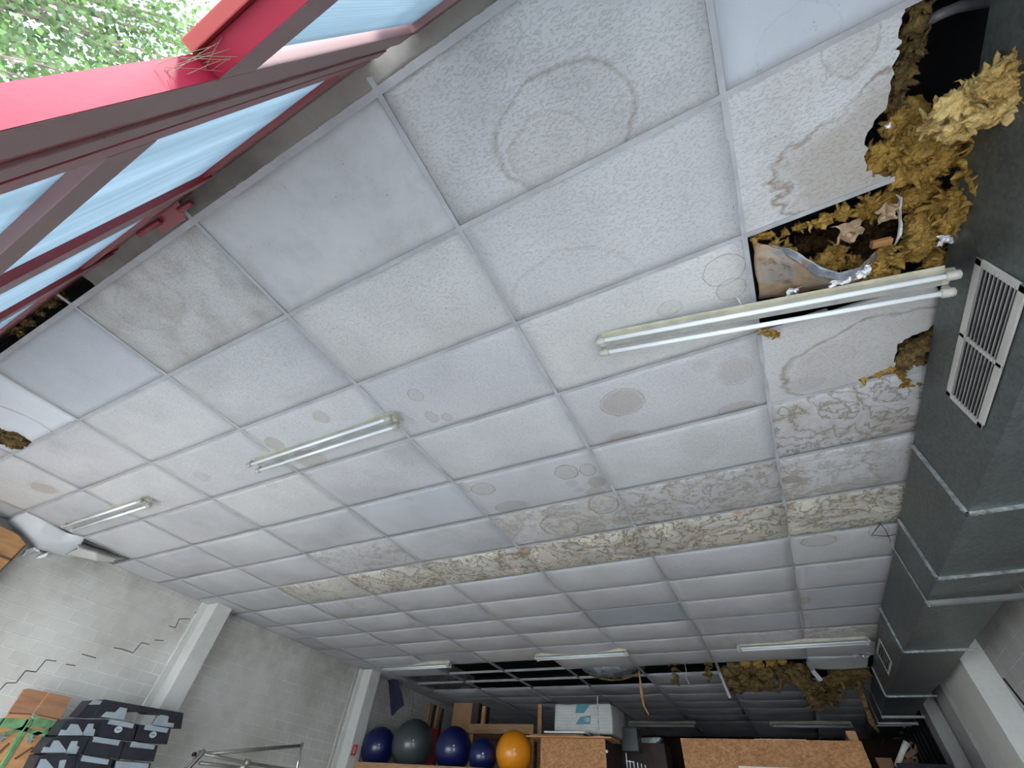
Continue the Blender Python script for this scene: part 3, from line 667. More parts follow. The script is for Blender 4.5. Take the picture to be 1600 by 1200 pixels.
def grille(y0, y1, z0, z1, nsl, div, lab, xf=.797):
    r = bpy.data.objects.new('grille', None); C.objects.link(r); r.parent = duct; r.matrix_parent_inverse = Matrix.Translation(-duct.location); r.location = (xf,y0,z0); r['label'] = lab
    def f2(nm, bm, mt):
        bmesh.ops.translate(bm, verts=bm.verts, vec=-Vector((xf,y0,z0))); bmesh.ops.recalc_face_normals(bm, faces=bm.faces); me = bpy.data.meshes.new(nm); bm.to_mesh(me); bm.free(); me.materials.append(mt); o = bpy.data.objects.new(nm, me); C.objects.link(o); o.parent = r
    w = .035 if y1-y0 > .6 else .022; fx = xf-.012
    bm = bmesh.new(); box(bm, (fx,y0,z0), (xf-.002,y0+w,z1), .003); box(bm, (fx,y1-w,z0), (xf-.002,y1,z1), .003); box(bm, (fx,y0,z0), (xf-.002,y1,z0+w), .003); box(bm, (fx,y0,z1-w), (xf-.002,y1,z1), .003)
    for yy in div: box(bm, (fx,yy-.011,z0), (xf-.002,yy+.011,z1), .002)
    f2('frame', bm, M_grille)
    bm = bmesh.new(); box(bm, (xf-.004,y0+w*.5,z0+w*.5), (xf-.001,y1-w*.5,z1-w*.5)); f2('opening', bm, M_black)
    for k in range(nsl):
        z = z0+w+(z1-z0-2*w)*(k+.5)/nsl; bm = bmesh.new(); bar(bm, (xf-.008,y0+w*.6,z), (xf-.008,y1-w*.6,z), .0035, .010, up=(1,0,.4)); f2('slat', bm, simple('grey_slat', (.33,.33,.31), .4, .2))
grille(.985,1.86,3.192,3.452,9,[1.418],'cream slatted air grille, larger and nearer'); _g = [onx(x, y, .757) for x, y in ((1375,997),(1395,1037),(1388,1052),(1370,1015))]
grille(_g[0].y, _g[3].y, _g[1].z, _g[0].z, 7, [], 'small dark air grille far along the duct', .757)
# ================================================================ INSULATION WOOL
def ico(sub):
    bm = bmesh.new(); bmesh.ops.create_icosphere(bm, subdivisions=sub, radius=1); bm.verts.ensure_lookup_table()
    v = [q.co.copy() for q in bm.verts]; f = [[w.index for w in q.verts] for q in bm.faces]; bm.free(); return v, f
ICO = {s: ico(s) for s in (3, 4, 5)}
def wool(label, blobs, flakes=60, mat=M_wool, seed=0, name='insulation_wool', amp=.5, fl=.035, stretch=(1,1,.7)):
    """tufted batt: overlapping ragged lobes with torn flakes"""
    rr = random.Random(seed); V, Fc = [], []; surf = []
    for (c, r) in blobs:
        iv, if_ = ICO[5 if r > .07 else 4]; base = len(V); so = Vector((rr.uniform(0,50), rr.uniform(0,50), rr.uniform(0,50)))
        ax = Vector((rr.uniform(.75,1.3), rr.uniform(.75,1.2), 1)); 
        for q in iv:
            p = Vector((q.x*ax.x*stretch[0], q.y*ax.y*stretch[1], q.z*stretch[2]))*r
            n1 = noise.ridged_multi_fractal(p*(1.6/r**.6)+so, .8, 2.1, 5, .9, 2.) if True else 0
            n2 = noise.fractal(p*(5)+so, 1, 2, 3); n3 = noise.fractal(Vector((p.x*60, p.y*60, p.z*25))+so, .8, 2, 3)
            V.append(c+p*(1-.35*amp+amp*(.42*(n1-1.0)+.8*n2))+q*n3*.02); surf.append(base+len(surf)*0)
        Fc += [[i+base for i in f] for f in if_]
    nv = len(V)
    for k in range(int(flakes*.55)):
        i = rr.randrange(nv); p = V[i]; c = min(blobs, key=lambda b: (b[0]-p).length)[0]
        d = ((p-c).normalized()+Vector((rr.gauss(0,.5), rr.gauss(0,.5), rr.gauss(-.3,.4)))).normalized(); L = fl*rr.uniform(.5,1.8); w = L*rr.uniform(.22,.42); s = d.cross(Vector((rr.gauss(0,1), rr.gauss(0,1), rr.gauss(0,1)))).normalized(); n_ = d.cross(s)
        b0 = len(V); rings = 4
        for t in range(rings+1):
            u = t/rings; ww = w*(1-u**2.2)**.6*(.65+.6*rr.random())+.0015; cc = p-d*L*.3+d*L*1.3*u+n_*L*.35*math.sin(u*2.5)*rr.uniform(.3,1)
            V += [cc+s*ww, cc+n_*ww*.35, cc-s*ww, cc-n_*ww*.35]
        for t in range(rings):
            for e in range(4): a0 = b0+t*4+e; a1 = b0+t*4+(e+1)%4; Fc.append([a0, a1, a1+4, a0+4])
    nv2 = len(V)
    for k in range(min(5200, 420*len(blobs))):
        i = rr.randrange(nv2); p = V[i]; d = Vector((rr.gauss(0,1), rr.gauss(0,1), rr.gauss(-.2,.8))).normalized(); L = rr.uniform(.006,.02); s_ = d.orthogonal().normalized()*.0007
        b0 = len(V); V += [p-s_, p+s_, p+d*L+Vector((0,0,-.3*L))]; Fc.append([b0, b0+1, b0+2])
    o_ = sum((b[0] for b in blobs), Vector())/len(blobs)
    me = bpy.data.meshes.new(name); me.from_pydata([tuple(v-o_) for v in V], [], Fc); o = link(name, me, mat, None, True); o.location = o_
    return tag(o, label, 'insulation')
def Bb(px, py, z, rpx):
    p = onz(px, py, z); dz = (RM@(np.array(p)-CAM))[2]; return (p, rpx*dz/F)
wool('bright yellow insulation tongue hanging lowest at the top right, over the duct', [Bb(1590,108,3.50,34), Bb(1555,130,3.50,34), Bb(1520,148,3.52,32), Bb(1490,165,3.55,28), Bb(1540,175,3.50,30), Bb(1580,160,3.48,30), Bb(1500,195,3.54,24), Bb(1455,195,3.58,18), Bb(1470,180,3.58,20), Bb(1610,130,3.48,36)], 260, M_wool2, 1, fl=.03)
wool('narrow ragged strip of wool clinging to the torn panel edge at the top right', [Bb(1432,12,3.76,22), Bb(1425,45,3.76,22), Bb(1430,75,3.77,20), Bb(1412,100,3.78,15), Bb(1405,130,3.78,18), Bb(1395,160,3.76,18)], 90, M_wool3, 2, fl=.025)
wool('large yellow wool mass pushing through the broken panel edge at right', [Bb(1378,245,3.74,28), Bb(1405,240,3.72,34), Bb(1395,195,3.76,26), Bb(1440,225,3.72,36), Bb(1475,240,3.72,34), Bb(1410,270,3.73,22), Bb(1450,262,3.73,26), Bb(1495,222,3.74,26), Bb(1420,180,3.77,24), Bb(1380,270,3.76,12)], 160, M_wool, 3, fl=.03)
wool('torn yellow wool tufts dangling along the duct edge above the large grille', [Bb(1530,215,3.62,16), Bb(1536,262,3.60,18), Bb(1540,290,3.60,14), Bb(1500,305,3.64,22), Bb(1515,328,3.60,22), Bb(1520,348,3.60,16), Bb(1490,345,3.64,20), Bb(1470,320,3.70,18)], 240, M_wool, 4, fl=.045)
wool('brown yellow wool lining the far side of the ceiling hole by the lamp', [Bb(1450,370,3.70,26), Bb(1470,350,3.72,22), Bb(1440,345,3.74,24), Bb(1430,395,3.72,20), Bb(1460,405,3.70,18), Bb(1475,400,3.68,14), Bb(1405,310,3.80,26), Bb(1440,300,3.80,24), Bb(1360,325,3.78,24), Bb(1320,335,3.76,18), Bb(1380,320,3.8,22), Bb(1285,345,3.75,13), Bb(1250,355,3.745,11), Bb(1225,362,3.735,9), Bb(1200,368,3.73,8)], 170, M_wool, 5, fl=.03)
wool('wool clump lying in the bent foil paper inside the ceiling hole', [Bb(1290,405,3.75,18), Bb(1310,398,3.76,16), Bb(1275,415,3.74,12), Bb(1330,410,3.75,14), Bb(1300,415,3.74,14)], 70, M_wool, 6, fl=.03)
wool('wool tuft drooping over the front tube of the nearest lamp', [Bb(1375,405,3.62,17), Bb(1368,425,3.60,15), Bb(1395,405,3.64,12), Bb(1390,430,3.60,13), Bb(1380,395,3.65,12)], 110, M_wool, 7, fl=.035)
wool('small wool scraps under the left end of the ceiling hole', [Bb(1183,372,3.71,5), Bb(1210,382,3.715,7), Bb(1225,388,3.71,7), Bb(1238,392,3.71,6)], 50, M_wool, 8, fl=.025)
wool('dirty wool bulging from the hole in the stained panel under the lamp', [Bb(1450,535,3.715,20), Bb(1425,545,3.71,20), Bb(1412,565,3.705,16), Bb(1465,520,3.715,15), Bb(1475,540,3.715,14), Bb(1440,560,3.71,14)], 60, M_wool3, 9, fl=.02, amp=.4)
wool('thin yellow wool fringe along the cracked panel edge below the duct grille', [Bb(1350,590,3.705,6), Bb(1370,583,3.705,8), Bb(1390,577,3.70,9), Bb(1408,580,3.70,8), Bb(1414,598,3.69,7), Bb(1410,588,3.70,7), Bb(1432,598,3.695,6), Bb(1450,602,3.69,6)], 50, M_wool, 10, fl=.02, amp=.4)
wool('short wool wisp poking out below the nearest lamp near the tee crossing', [Bb(1195,517,3.705,5), Bb(1205,520,3.70,6), Bb(1214,522,3.695,4), Bb(1188,513,3.71,4)], 40, M_wool, 11, fl=.022)
wool('brownish wool lump in the broken white panel at the left edge', [Bb(8,682,3.705,17), Bb(24,681,3.70,16), Bb(38,688,3.70,12), Bb(22,692,3.695,12), Bb(2,672,3.71,16)], 40, M_wool3, 12, fl=.02, amp=.35)
# far hanging batts
YW = 7.9
def Bf(px, py, z, rpx):
    p, q = Bb(px, py, z, rpx); return (p, q*1.22)
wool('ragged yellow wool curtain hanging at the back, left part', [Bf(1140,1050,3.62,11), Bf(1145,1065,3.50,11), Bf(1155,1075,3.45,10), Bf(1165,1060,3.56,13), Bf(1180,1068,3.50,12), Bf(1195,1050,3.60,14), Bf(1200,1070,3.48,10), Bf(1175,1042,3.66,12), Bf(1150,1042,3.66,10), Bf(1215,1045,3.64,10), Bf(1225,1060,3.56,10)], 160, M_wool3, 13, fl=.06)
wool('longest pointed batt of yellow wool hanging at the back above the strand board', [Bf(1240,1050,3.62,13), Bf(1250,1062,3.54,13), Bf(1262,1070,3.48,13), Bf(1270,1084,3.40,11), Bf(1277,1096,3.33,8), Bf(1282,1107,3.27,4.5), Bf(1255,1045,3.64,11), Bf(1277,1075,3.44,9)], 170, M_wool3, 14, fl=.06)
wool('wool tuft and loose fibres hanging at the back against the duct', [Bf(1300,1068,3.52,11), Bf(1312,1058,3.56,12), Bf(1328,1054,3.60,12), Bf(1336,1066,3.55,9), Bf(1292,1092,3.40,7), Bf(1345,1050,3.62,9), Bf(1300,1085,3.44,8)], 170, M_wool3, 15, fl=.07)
wool('flat strip of wool above the hanging curtain at the back', [Bf(1165,1036,3.69,7), Bf(1185,1035,3.69,8), Bf(1205,1034,3.69,7), Bf(1222,1034,3.68,5), Bf(1219,1045,3.64,4)], 40, M_wool, 16, fl=.04)
for k, (x, y, x2, y2) in enumerate(((1053,1040,1056,1068),(1106,1040,1107,1066))):
    a, b = onz(x, 1035.5, 3.70), ony(x2, y2, onz(x, 1035.5, 3.70).y)
    wool(('thin wool wisp hanging in the far slot, left of two', 'thin wool wisp hanging in the far slot, right of two')[k], [(a.lerp(b, t), .05-.03*t) for t in (0,.3,.6,.9)], 60, M_wool3, 20+k, fl=.05)
# dangling stalk of wool along the duct
bm = bmesh.new(); rr = random.Random(5)
for k in range(7):
    q = [onz(1335+k, 1052, 3.62), ony(1348+rr.uniform(-3,3), 1090, 8.3), ony(1362+rr.uniform(-3,3), 1128, 8.3), ony(1373+rr.uniform(-2,2), 1143+k*.6, 8.3)]
    tube(bm, q, .008, 6, rs=[.006,.014,.02,.003])
tag(fin('insulation_wool', bm, M_wool3, None, True), 'long twisted strand of wool dangling in front of the far duct', 'insulation')
wool('dirty wool scraps in the dark gap along the red frame at far left', [Bb(95,462,3.73,9), Bb(80,472,3.74,9), Bb(62,486,3.73,8), Bb(45,502,3.73,10), Bb(30,515,3.73,8), Bb(55,478,3.76,10), Bb(22,508,3.76,10)], 60, M_wool3, 33, fl=.03)
wool('dark brown wool deep inside the ceiling hole above the lamp', [Bb(1300,372,3.92,26), Bb(1345,350,3.95,28), Bb(1350,390,3.90,26), Bb(1390,365,3.92,26), Bb(1260,380,3.95,20), Bb(1420,330,3.95,24)], 60, woolmat('dark_brown_inner_wool', (.05,.03,.015), (.12,.07,.03), (.01,.008,.005)), 31, fl=.03)  # wool deeper in the hole has a darker brown colour
# torn foil-backed sheet in the large hole
bent('foil_sheet', '', [[Z(1176,378,3.70),Z(1205,383,3.66),Z(1240,395,3.58),Z(1280,418,3.50),Z(1310,430,3.48),Z(1345,420,3.52),Z(1368,395,3.60)],
    [Z(1178,400,3.69),Z(1210,405,3.64),Z(1245,418,3.58),Z(1285,438,3.52),Z(1315,443,3.50),Z(1348,432,3.55),Z(1366,415,3.62)],
    [Z(1182,430,3.69),Z(1215,436,3.66),Z(1250,445,3.62),Z(1290,447,3.60),Z(1320,446,3.60),Z(1345,442,3.62),Z(1362,435,3.66)],
    [Z(1186,466,3.70),Z(1215,462,3.69),Z(1250,456,3.68),Z(1290,450,3.64),Z(1320,448,3.66),Z(1345,445,3.64),Z(1362,440,3.69)]], .004, M_foilp, 40, 16, .010)['label'] = 'brown and grey foil-backed sheet sagging out of the ceiling hole over the lamp'
bpy.data.objects['foil_sheet']['category'] = 'foil sheet'
_o = bent('foil_edge', '', [[Z(1205,381,3.655),Z(1242,394,3.575),Z(1280,416,3.495),Z(1310,428,3.475),Z(1345,418,3.515),Z(1368,393,3.595)],
    [Z(1212,391,3.655),Z(1246,410,3.57),Z(1284,434,3.505),Z(1313,440,3.485),Z(1347,430,3.53),Z(1366,410,3.60)]], .003, simple('dull_foil_edge', (.36,.39,.45), .35, .6, var=.3, bumpy=.6, scale=14), 40, 5, .012, 4)
_p = bpy.data.objects['foil_sheet']; _o.parent = _p; _o.matrix_parent_inverse = Matrix.Translation(-_p.location); _o['label'] = 'silvery blue turned-over edge'
def scrap(label, px, py, z, rpx, mat, name, seed, elong=1.):
    c, r = Bb(px, py, z, rpx); bm = bmesh.new(); rr = random.Random(seed); s = rr.uniform(0,50)
    def fn(u, v):
        p = Vector(((u-.5)*2*r*elong, (v-.5)*2*r, 0)); q = p*(12/ (r*14))
        return c+p+Vector((noise.noise(q*1.5+Vector((s,0,0)))*r*.7, noise.noise(q*1.5+Vector((0,s,0)))*r*.7, noise.noise(q*2+Vector((0,0,s)))*r*1.1))
    grid(bm, fn, 12, 12); o = fin(name, bm, mat, None, False, c); shell(o, .001); return tag(o, label, 'scrap')
scrap('crumpled silver foil scrap stuck on the housing of the nearest lamp', 1239,457,3.60,9, M_foil, 'foil_scrap', 1)
scrap('wrinkled silver foil at the right end of the sagging sheet', 1348,425,3.52,10, M_foil, 'foil_scrap', 2)
scrap('thin silver foil strip on the lip of the sagging sheet, above the lamp tube', 1312,440,3.50,6, M_foil, 'foil_scrap', 3, 2.2)
scrap('silver foil patch among the wool beside the duct, above the lamp end', 1482,372,3.62,9, M_foil, 'foil_scrap', 4, 1.6)
scrap('tiny silver speck of foil on the wool mass at the torn panel', 1388,197,3.68,4, M_foil, 'foil_scrap', 5)
scrap('silver foil scrap under the broken white panel at the left wall', 55,866,3.50,11, M_foil, 'foil_scrap', 6, 1.5)
scrap('silver foil showing above the loose far panel by the duct', 1345,1022,3.68,6, M_foil, 'foil_scrap', 7, 1.8)
scrap('brown paper flap standing up in the middle of the ceiling hole', 1325,362,3.74,14, M_paper, 'paper_scrap', 8, 1.2)
scrap('pointed brown paper flap near the foil curl at the hole top', 1388,332,3.72,13, M_paper, 'paper_scrap', 9, 1.1)
o = bent('foil_scrap', '', [[Z(1398,302,3.76),Z(1405,330,3.74)], [Z(1412,308,3.72),Z(1404,352,3.70)], [Z(1408,365,3.70),Z(1395,390,3.70)]], .002, M_foil, 10, 14, .01, 3); tag(o, 'curled strip of foil hanging upright in the middle of the hole', 'scrap')
bm = bmesh.new(); bar(bm, Z(1362,383,3.70), Z(1392,376,3.70), .03, .02, bev=.002); tag(fin('wood_offcut', bm, M_orange), 'small orange wood offcut lying in the ceiling hole', 'wood')
for k, lb in ((0, 'silver foil strip dangling from the tee beside the wool curtain at the back'),):
    bm = bmesh.new(); q = [onz(1118,1034,3.69), ony(1124,1050,7.75), ony(1132,1070,7.75), ony(1141,1091,7.75)]
    for a, b in zip(q, q[1:]): bar(bm, a, b, .035, .012, up=(0,1,0))
    tag(fin('foil_strip', bm, simple('dull_foil', (.45,.46,.48), .4, .6)), lb, 'foil strip')
bm = bmesh.new(); q = [onz(1262,1034,3.68), ony(1270,1048,7.6), ony(1283,1064,7.6)]
for a, b in zip(q, q[1:]): bar(bm, a, b, .06, .012, up=(0,1,0))
tag(fin('foil_strip', bm, MATS['dull_foil']), 'short pale strip hanging in front of the longest wool batt', 'foil strip')
# round foil duct and hanging bits in the far slots
bm = bmesh.new()
c0 = onz(948,1040,3.72)
def bag(u, v):
    a = u*math.pi; x = c0.x-.55+1.1*v; dip = math.sin(math.pi*v)**.6
    p = Vector((x, c0.y-.10+.5*(1-math.cos(a))/2*1.0, 3.78-.19*math.sin(a)*dip)); return p+Vector((0, 0, nz(p, 9)*.02))
grid(bm, bag, 14, 24); shell(fin('foil_sheet', bm, simple('dull_crinkled_foil', (.40,.44,.5), .35, .7, var=.3, bumpy=.8, scale=12), None, True), .004)
tag(bpy.data.objects['foil_sheet.001'], 'belly of silver foil sagging out of the far ceiling slot, behind the middle lamp', 'foil sheet')
bm = bmesh.new(); pts = []
for k in range(20):
    v = k/19; dip = math.sin(math.pi*v)**.6; pts.append((c0.x-.55+1.1*v, c0.y+.42, 3.80-.19*dip+.004*math.sin(k*2.1)))
tube(bm, pts, .018, 8); tag(fin('insulation_wool', bm, M_wool3, None, True), 'yellowish rolled edge under the foil belly in the far slot', 'insulation')
bm = bmesh.new(); q = [onz(998,1046,3.70), ony(1001,1068,7.9), ony(1003,1085,7.9), ony(1006,1103,7.9), ony(1014,1117,7.9)]; tube(bm, q, .02, 8, rs=[.006,.022,.03,.014,.016])
tag(fin('hanging_strip', bm, simple('tan_strip', (.42,.26,.12), .7), None, True), 'long tan strip dangling from the tee, above the metal bars', 'strip')
bm = bmesh.new(); q = [onz(1072,1047,3.70)+Vector((0,0,.86)), onz(1072,1047,3.70), ony(1072,1060,8.1), ony(1078,1071,8.1)]; tube(bm, q, .01, 6, rs=[.004,.006,.012,.014]); tag(fin('hanging_strip', bm, M_strap, None, True), 'short white strip dangling below the far slot', 'strip')
bm = bmesh.new(); tube(bm, [onz(1149,463,3.70), onz(1154,468,3.66), onz(1158,476,3.64)], .004, 8); tag(fin('cable_end', bm, simple('white_cable', (.7,.7,.66), .5), None, True), 'short white cable from the ceiling to the nearest lamp', 'cable')
bm = bmesh.new(); q = [Vector((.45,1.2,3.95)).lerp(Vector((1.5,-.4,4.0)), t)+Vector((0,0,.15*math.sin(t*3.1))) for t in [k/10 for k in range(11)]]; tube(bm, [onz(1440,38,3.95), onz(1470,22,3.92), onz(1500,10,3.93), onz(1545,2,3.97), onz(1600,-5,4.0)], .02, 10)
tag(fin('cable', bm, simple('grey_hose', (.20,.20,.22), .4), None, True), 'grey hose crossing the dark void at the top right corner', 'cable')
# wires at the duct
for k, (lb, pts) in enumerate((('thin black wire looping out of the ceiling beside the second duct rail', [Z(1376,818,3.70), Z(1368,828,3.66), Z(1362,836,3.62), Z(1385,838,3.63), Z(1400,835,3.66)]), ('thin black wire hanging from the ceiling toward the duct', [Z(1373,815,3.70), Z(1384,828,3.62), Z(1392,846,3.56)]))):
    bm = bmesh.new(); tube(bm, pts, .003, 6); tag(fin('wire', bm, M_black, None, True), lb, 'wire')
bm = bmesh.new(); tube(bm, [onx(1568,1060,XR-.006), onx(1606,1108,XR-.006), onx(1645,1155,XR-.006)], .009, 8); tag(fin('cable', bm, M_black, None, True), 'black cable running down the right wall', 'cable')
# ================================================================ LEFT WALL OBJECTS
def wallslab(name, px, X, depth, mat, parent=None, bev=0):
    bm = bmesh.new(); prism(bm, [onx(x, y, X) for x, y in px], (-depth, 0, 0)); return fin(name, bm, mat, parent)
# tall wooden panel at the very left edge
bm = bmesh.new(); pts = [(-7.78,-.3,0),(-7.78,.93,0),(-7.78,.93,3.49),(-7.78,.80,3.55),(-7.78,.5,3.57),(-7.78,-.3,3.57)]; prism(bm, pts, (-.03,0,0))
pan = thing('wooden_wall_panel', 'tall orange wooden board leaning by the left wall under the broken panel', 'board', (-7.8,.4,0)); fin('board', bm, M_orange, pan)
bm = bmesh.new(); box(bm, (-7.775,-.3,3.30), (-7.765,.93,3.315)); box(bm, (-7.78,.915,0), (-7.765,.93,3.48)); fin('batten', bm, simple('dark_wood_edge', (.12,.06,.03), .6), pan)
# saloon style wooden doors (two leaves)
def saloon(label, xs, X, mirror):
    r = thing('swing_door', label, 'door', tuple(onx(*xs['base'], X)), 'green and brown swing doors')
    wallslab('top_board', xs['top'], X, .03, simple('reddish_brown_board', (.34,.17,.09), .6, var=.12, scale=4, stretch=(1,1,5)), r)
    wallslab('panel', xs['panel'], X-.004, .02, M_orange, r)
    for q in xs['green']: wallslab('green_frame', q, X+.004, .03, M_green, r)
    for q in xs['dark']: wallslab('dark_groove', q, X+.003, .006, MATS['dark_wood_edge'], r)
    c = onx(*xs['star'], X+.02); bm = bmesh.new()
    prism(bm, [c+Vector((0, math.cos(k*math.pi/5+.3)*(.042 if k % 2 == 0 else .017), math.sin(k*math.pi/5+.3)*(.042 if k % 2 == 0 else .017))) for k in range(10)], (-.012,0,0)); fin('star', bm, M_strap, r)
saloon('right leaf of the brown and green swing doors with a metal star', dict(base=(30,1199), star=(47,1156),
  top=[(77,1082),(112,1090),(97,1118),(93,1124),(60,1116),(55,1112)], panel=[(60,1116),(93,1124),(75,1150),(30,1240),(-20,1240)],
  green=[[(52,1119),(92,1128),(86,1140),(50,1136)], [(48,1124),(54,1124),(6,1200),(-20,1240),(-27,1240)], [(84,1138),(79,1136),(45,1190),(15,1240),(22,1240),(52,1190)], [(44,1148),(82,1136),(80,1142),(42,1154)], [(42,1136),(80,1150),(76,1156),(36,1142)]],
  dark=[[(60,1116),(93,1123),(92,1125),(59,1118)], [(22,1185),(24,1187),(52,1168),(51,1166)]]), -7.70, False)
saloon('left leaf of the brown and green swing doors with a metal star', dict(base=(-10,1199), star=(3,1153), X=-7.73,
  top=[(38,1077),(46,1076),(76,1082),(54,1112),(50,1115),(14,1113)], panel=[(14,1113),(50,1115),(40,1130),(-20,1240),(-70,1240)],
  green=[[(6,1122),(48,1124),(38,1142),(-4,1136)], [(47,1126),(42,1124),(0,1196),(-26,1240),(-20,1240),(4,1200)], [(2,1122),(8,1122),(-30,1180),(-40,1180)], [(-6,1150),(38,1134),(36,1140),(-8,1157)]],
  dark=[[(14,1113),(50,1115),(50,1117),(13,1115)], [(-6,1178),(-4,1181),(16,1162),(14,1160)]]), -7.735, True)
# aerobic step platforms stacked on edge
LOGO = simple('pale_logo_print', (.45,.50,.55), .5)
def stepper(label, outline, X, depth, bits, logo=None, group='black step platforms stacked by the left wall'):
    r = thing('step_platform', label, 'step platform', tuple(onx(*outline[0], X)), group); wallslab('body', outline, X, depth, M_plastic, r)
    for q in bits: wallslab('grey_foot', q, X+.006, .02, M_greyrub, r)
    if logo:
        c = onx(*logo, X+.004); bm = bmesh.new()
        for rr_ in ((.030,.024),):
            n = 24; o1 = [bm.verts.new(c+Vector((0, math.cos(2*math.pi*k/n)*rr_[0]*1.4, math.sin(2*math.pi*k/n)*rr_[0]))) for k in range(n)]; bm.faces.new(o1)
        ob = fin('logo', bm, LOGO, r)
        bm = bmesh.new()
        for dy in (-.018,-.006,.006,.018): box(bm, (c.x+.0008,c.y+dy-.003,c.z-.006), (c.x+.0016,c.y+dy+.003,c.z+.006))
        fin('lettering', bm, M_plastic, r)
XS = -7.45
stepper('topmost step platform, long and lying across the stack', [(165,1093),(287,1114),(283,1139),(252,1136),(266,1118),(235,1116),(228,1112),(196,1113),(197,1117),(190,1123),(150,1121),(145,1122)], XS, .22,
  [[(188,1105),(199,1107),(194,1125),(158,1120),(166,1112),(180,1113)], [(252,1117),(264,1119),(262,1129),(272,1130),(271,1137),(238,1133)]])
stepper('short step platform end poking out at the top left of the stack', [(142,1095),(166,1093),(148,1122),(121,1120)], XS-.02, .2, [[(146,1094),(160,1095),(156,1101),(138,1101)]])
stepper('step platform with a white oval logo, middle of the second layer', [(164,1124),(214,1131),(208,1157),(152,1152)], XS+.02, .24, [[(172,1124),(210,1131),(207,1138),(168,1131)]], (185,1140))
stepper('step platform with a white oval logo, right of the second layer', [(218,1132),(267,1139),(261,1163),(210,1157)], XS+.02, .24, [[(228,1132),(264,1138),(261,1145),(225,1140)]], (239,1148))
stepper('step platform seen end-on, left of the second layer', [(105,1125),(120,1123),(163,1125),(148,1152),(88,1149)], XS, .22, [[(111,1131),(122,1132),(131,1149),(91,1149),(96,1140),(104,1141)], [(138,1131),(147,1131),(145,1138),(149,1140),(146,1150),(128,1149)]])
stepper('step platform in the middle of the third layer', [(142,1153),(194,1158),(186,1185),(130,1179)], XS+.02, .24, [[(148,1151),(188,1157),(185,1165),(144,1159)]])
stepper('step platform at the right of the third layer', [(196,1159),(247,1165),(240,1190),(187,1185)], XS+.02, .24, [[(206,1159),(243,1164),(240,1171),(203,1167)]])
stepper('step platform seen end-on, left of the third layer', [(82,1152),(96,1149),(140,1152),(126,1180),(62,1177)], XS, .22, [[(84,1157),(92,1157),(106,1176),(64,1176),(70,1167),(78,1168)], [(112,1158),(122,1158),(120,1165),(124,1167),(119,1178),(102,1177)]])
stepper('step platform in the middle of the lowest visible layer', [(124,1180),(177,1186),(165,1225),(112,1225)], XS+.02, .24, [[(130,1180),(171,1187),(168,1195),(126,1189)]])
stepper('grey-topped step platform at the lower right of the stack', [(182,1188),(236,1192),(228,1225),(168,1225)], XS+.02, .24, [[(182,1189),(233,1193),(225,1225),(175,1225)]])
stepper('step platform seen end-on at the lower left of the stack', [(62,1180),(74,1178),(122,1181),(108,1225),(40,1225)], XS, .22, [[(64,1186),(72,1186),(84,1200),(84,1225),(46,1225)], [(94,1188),(104,1187),(100,1200),(100,1225),(86,1225)]])
# supports under the stack out of view
bm = bmesh.new(); p = onx(112,1225,XS); q = onx(228,1225,XS); box(bm, (XS-.22,p.y-.25,0), (XS+.02,q.y+.1,min(p.z,q.z)-.02), .01); tag(fin('storage_chest', bm, M_plastic), 'black base block carrying the stack of step platforms', 'chest')
bm = bmesh.new(); box(bm, (-7.72,1.6,0), (-7.70,2.6,1.55)); fin('lower_board', bm, M_orange, bpy.data.objects['swing_door'])
# chrome rack
rack = thing('chrome_rack', 'chrome tube rack standing before the left block wall', 'rack', (-7.3,4.6,0)); XC = -7.25
def T(nm, pts, r, mt=M_chrome):
    bm = bmesh.new(); tube(bm, [onx(x, y, XC+dx) for x, y, dx in pts], r, 12); fin(nm, bm, mt, rack, True)
T('top_bar', [(322,1178,0),(470,1165,0)], .022, simple('grey_bar', (.30,.30,.26), .35, .6))
T('upright', [(473,1160,.03),(464,1200,.03),(440,1330,.03)], .018)
T('cross_bar', [(318,1178,.03),(385,1192,.03),(450,1202,.03),(520,1215,.03)], .018, MATS['grey_bar'])
T('cross_bar', [(312,1192,0),(362,1198,0),(420,1206,0)], .018, MATS['grey_bar'])
T('upright', [(319,1172,.04),(312,1182,.04),(290,1205,.04),(220,1330,.04)], .026); T('upright', [(313,1173,.0),(306,1184,.0),(280,1210,.0),(212,1330,.0)], .018)
T('knob', [(301,1179,0),(306,1178,0)], .02, M_black); T('coupling', [(383,1190,.03),(389,1193,.03)], .035, simple('brass_grey', (.4,.38,.3), .4, .5)); T('foot', [(376,1205,.03),(380,1198,.03)], .03, M_tube)
# conduit beside the second column
bm = bmesh.new(); tube(bm, [(XL+.012,6.80,.5),(XL+.012,6.80,3.66)], .012, 8); tag(fin('conduit', bm, M_conc, None, True), 'thin white conduit beside the concrete column next to the balls', 'pipe')
def sign(px, X, Y, label):
    p = ony(*px, Y); r = thing('fire_sign', label, 'sign', tuple(p)); bm = bmesh.new(); box(bm, (p.x-.055,Y-.008,p.z-.075), (p.x+.055,Y,p.z+.075), .003); fin('plate', bm, simple('red_sign', (.42,.01,.02), .4, var=.05), r)
    bm = bmesh.new(); tube(bm, [(p.x+.01,Y-.012,p.z+.05),(p.x-.015,Y-.012,p.z+.035),(p.x-.018,Y-.012,p.z-.03),(p.x+.005,Y-.012,p.z-.05),(p.x+.022,Y-.012,p.z-.03),(p.x+.018,Y-.012,p.z+.03)], .004, 6); fin('symbol', bm, simple('sign_white', (.7,.6,.6), .5), r)
sign((554,1172), XL, 6.985, 'small red fire equipment sign on the concrete column beside the balls')
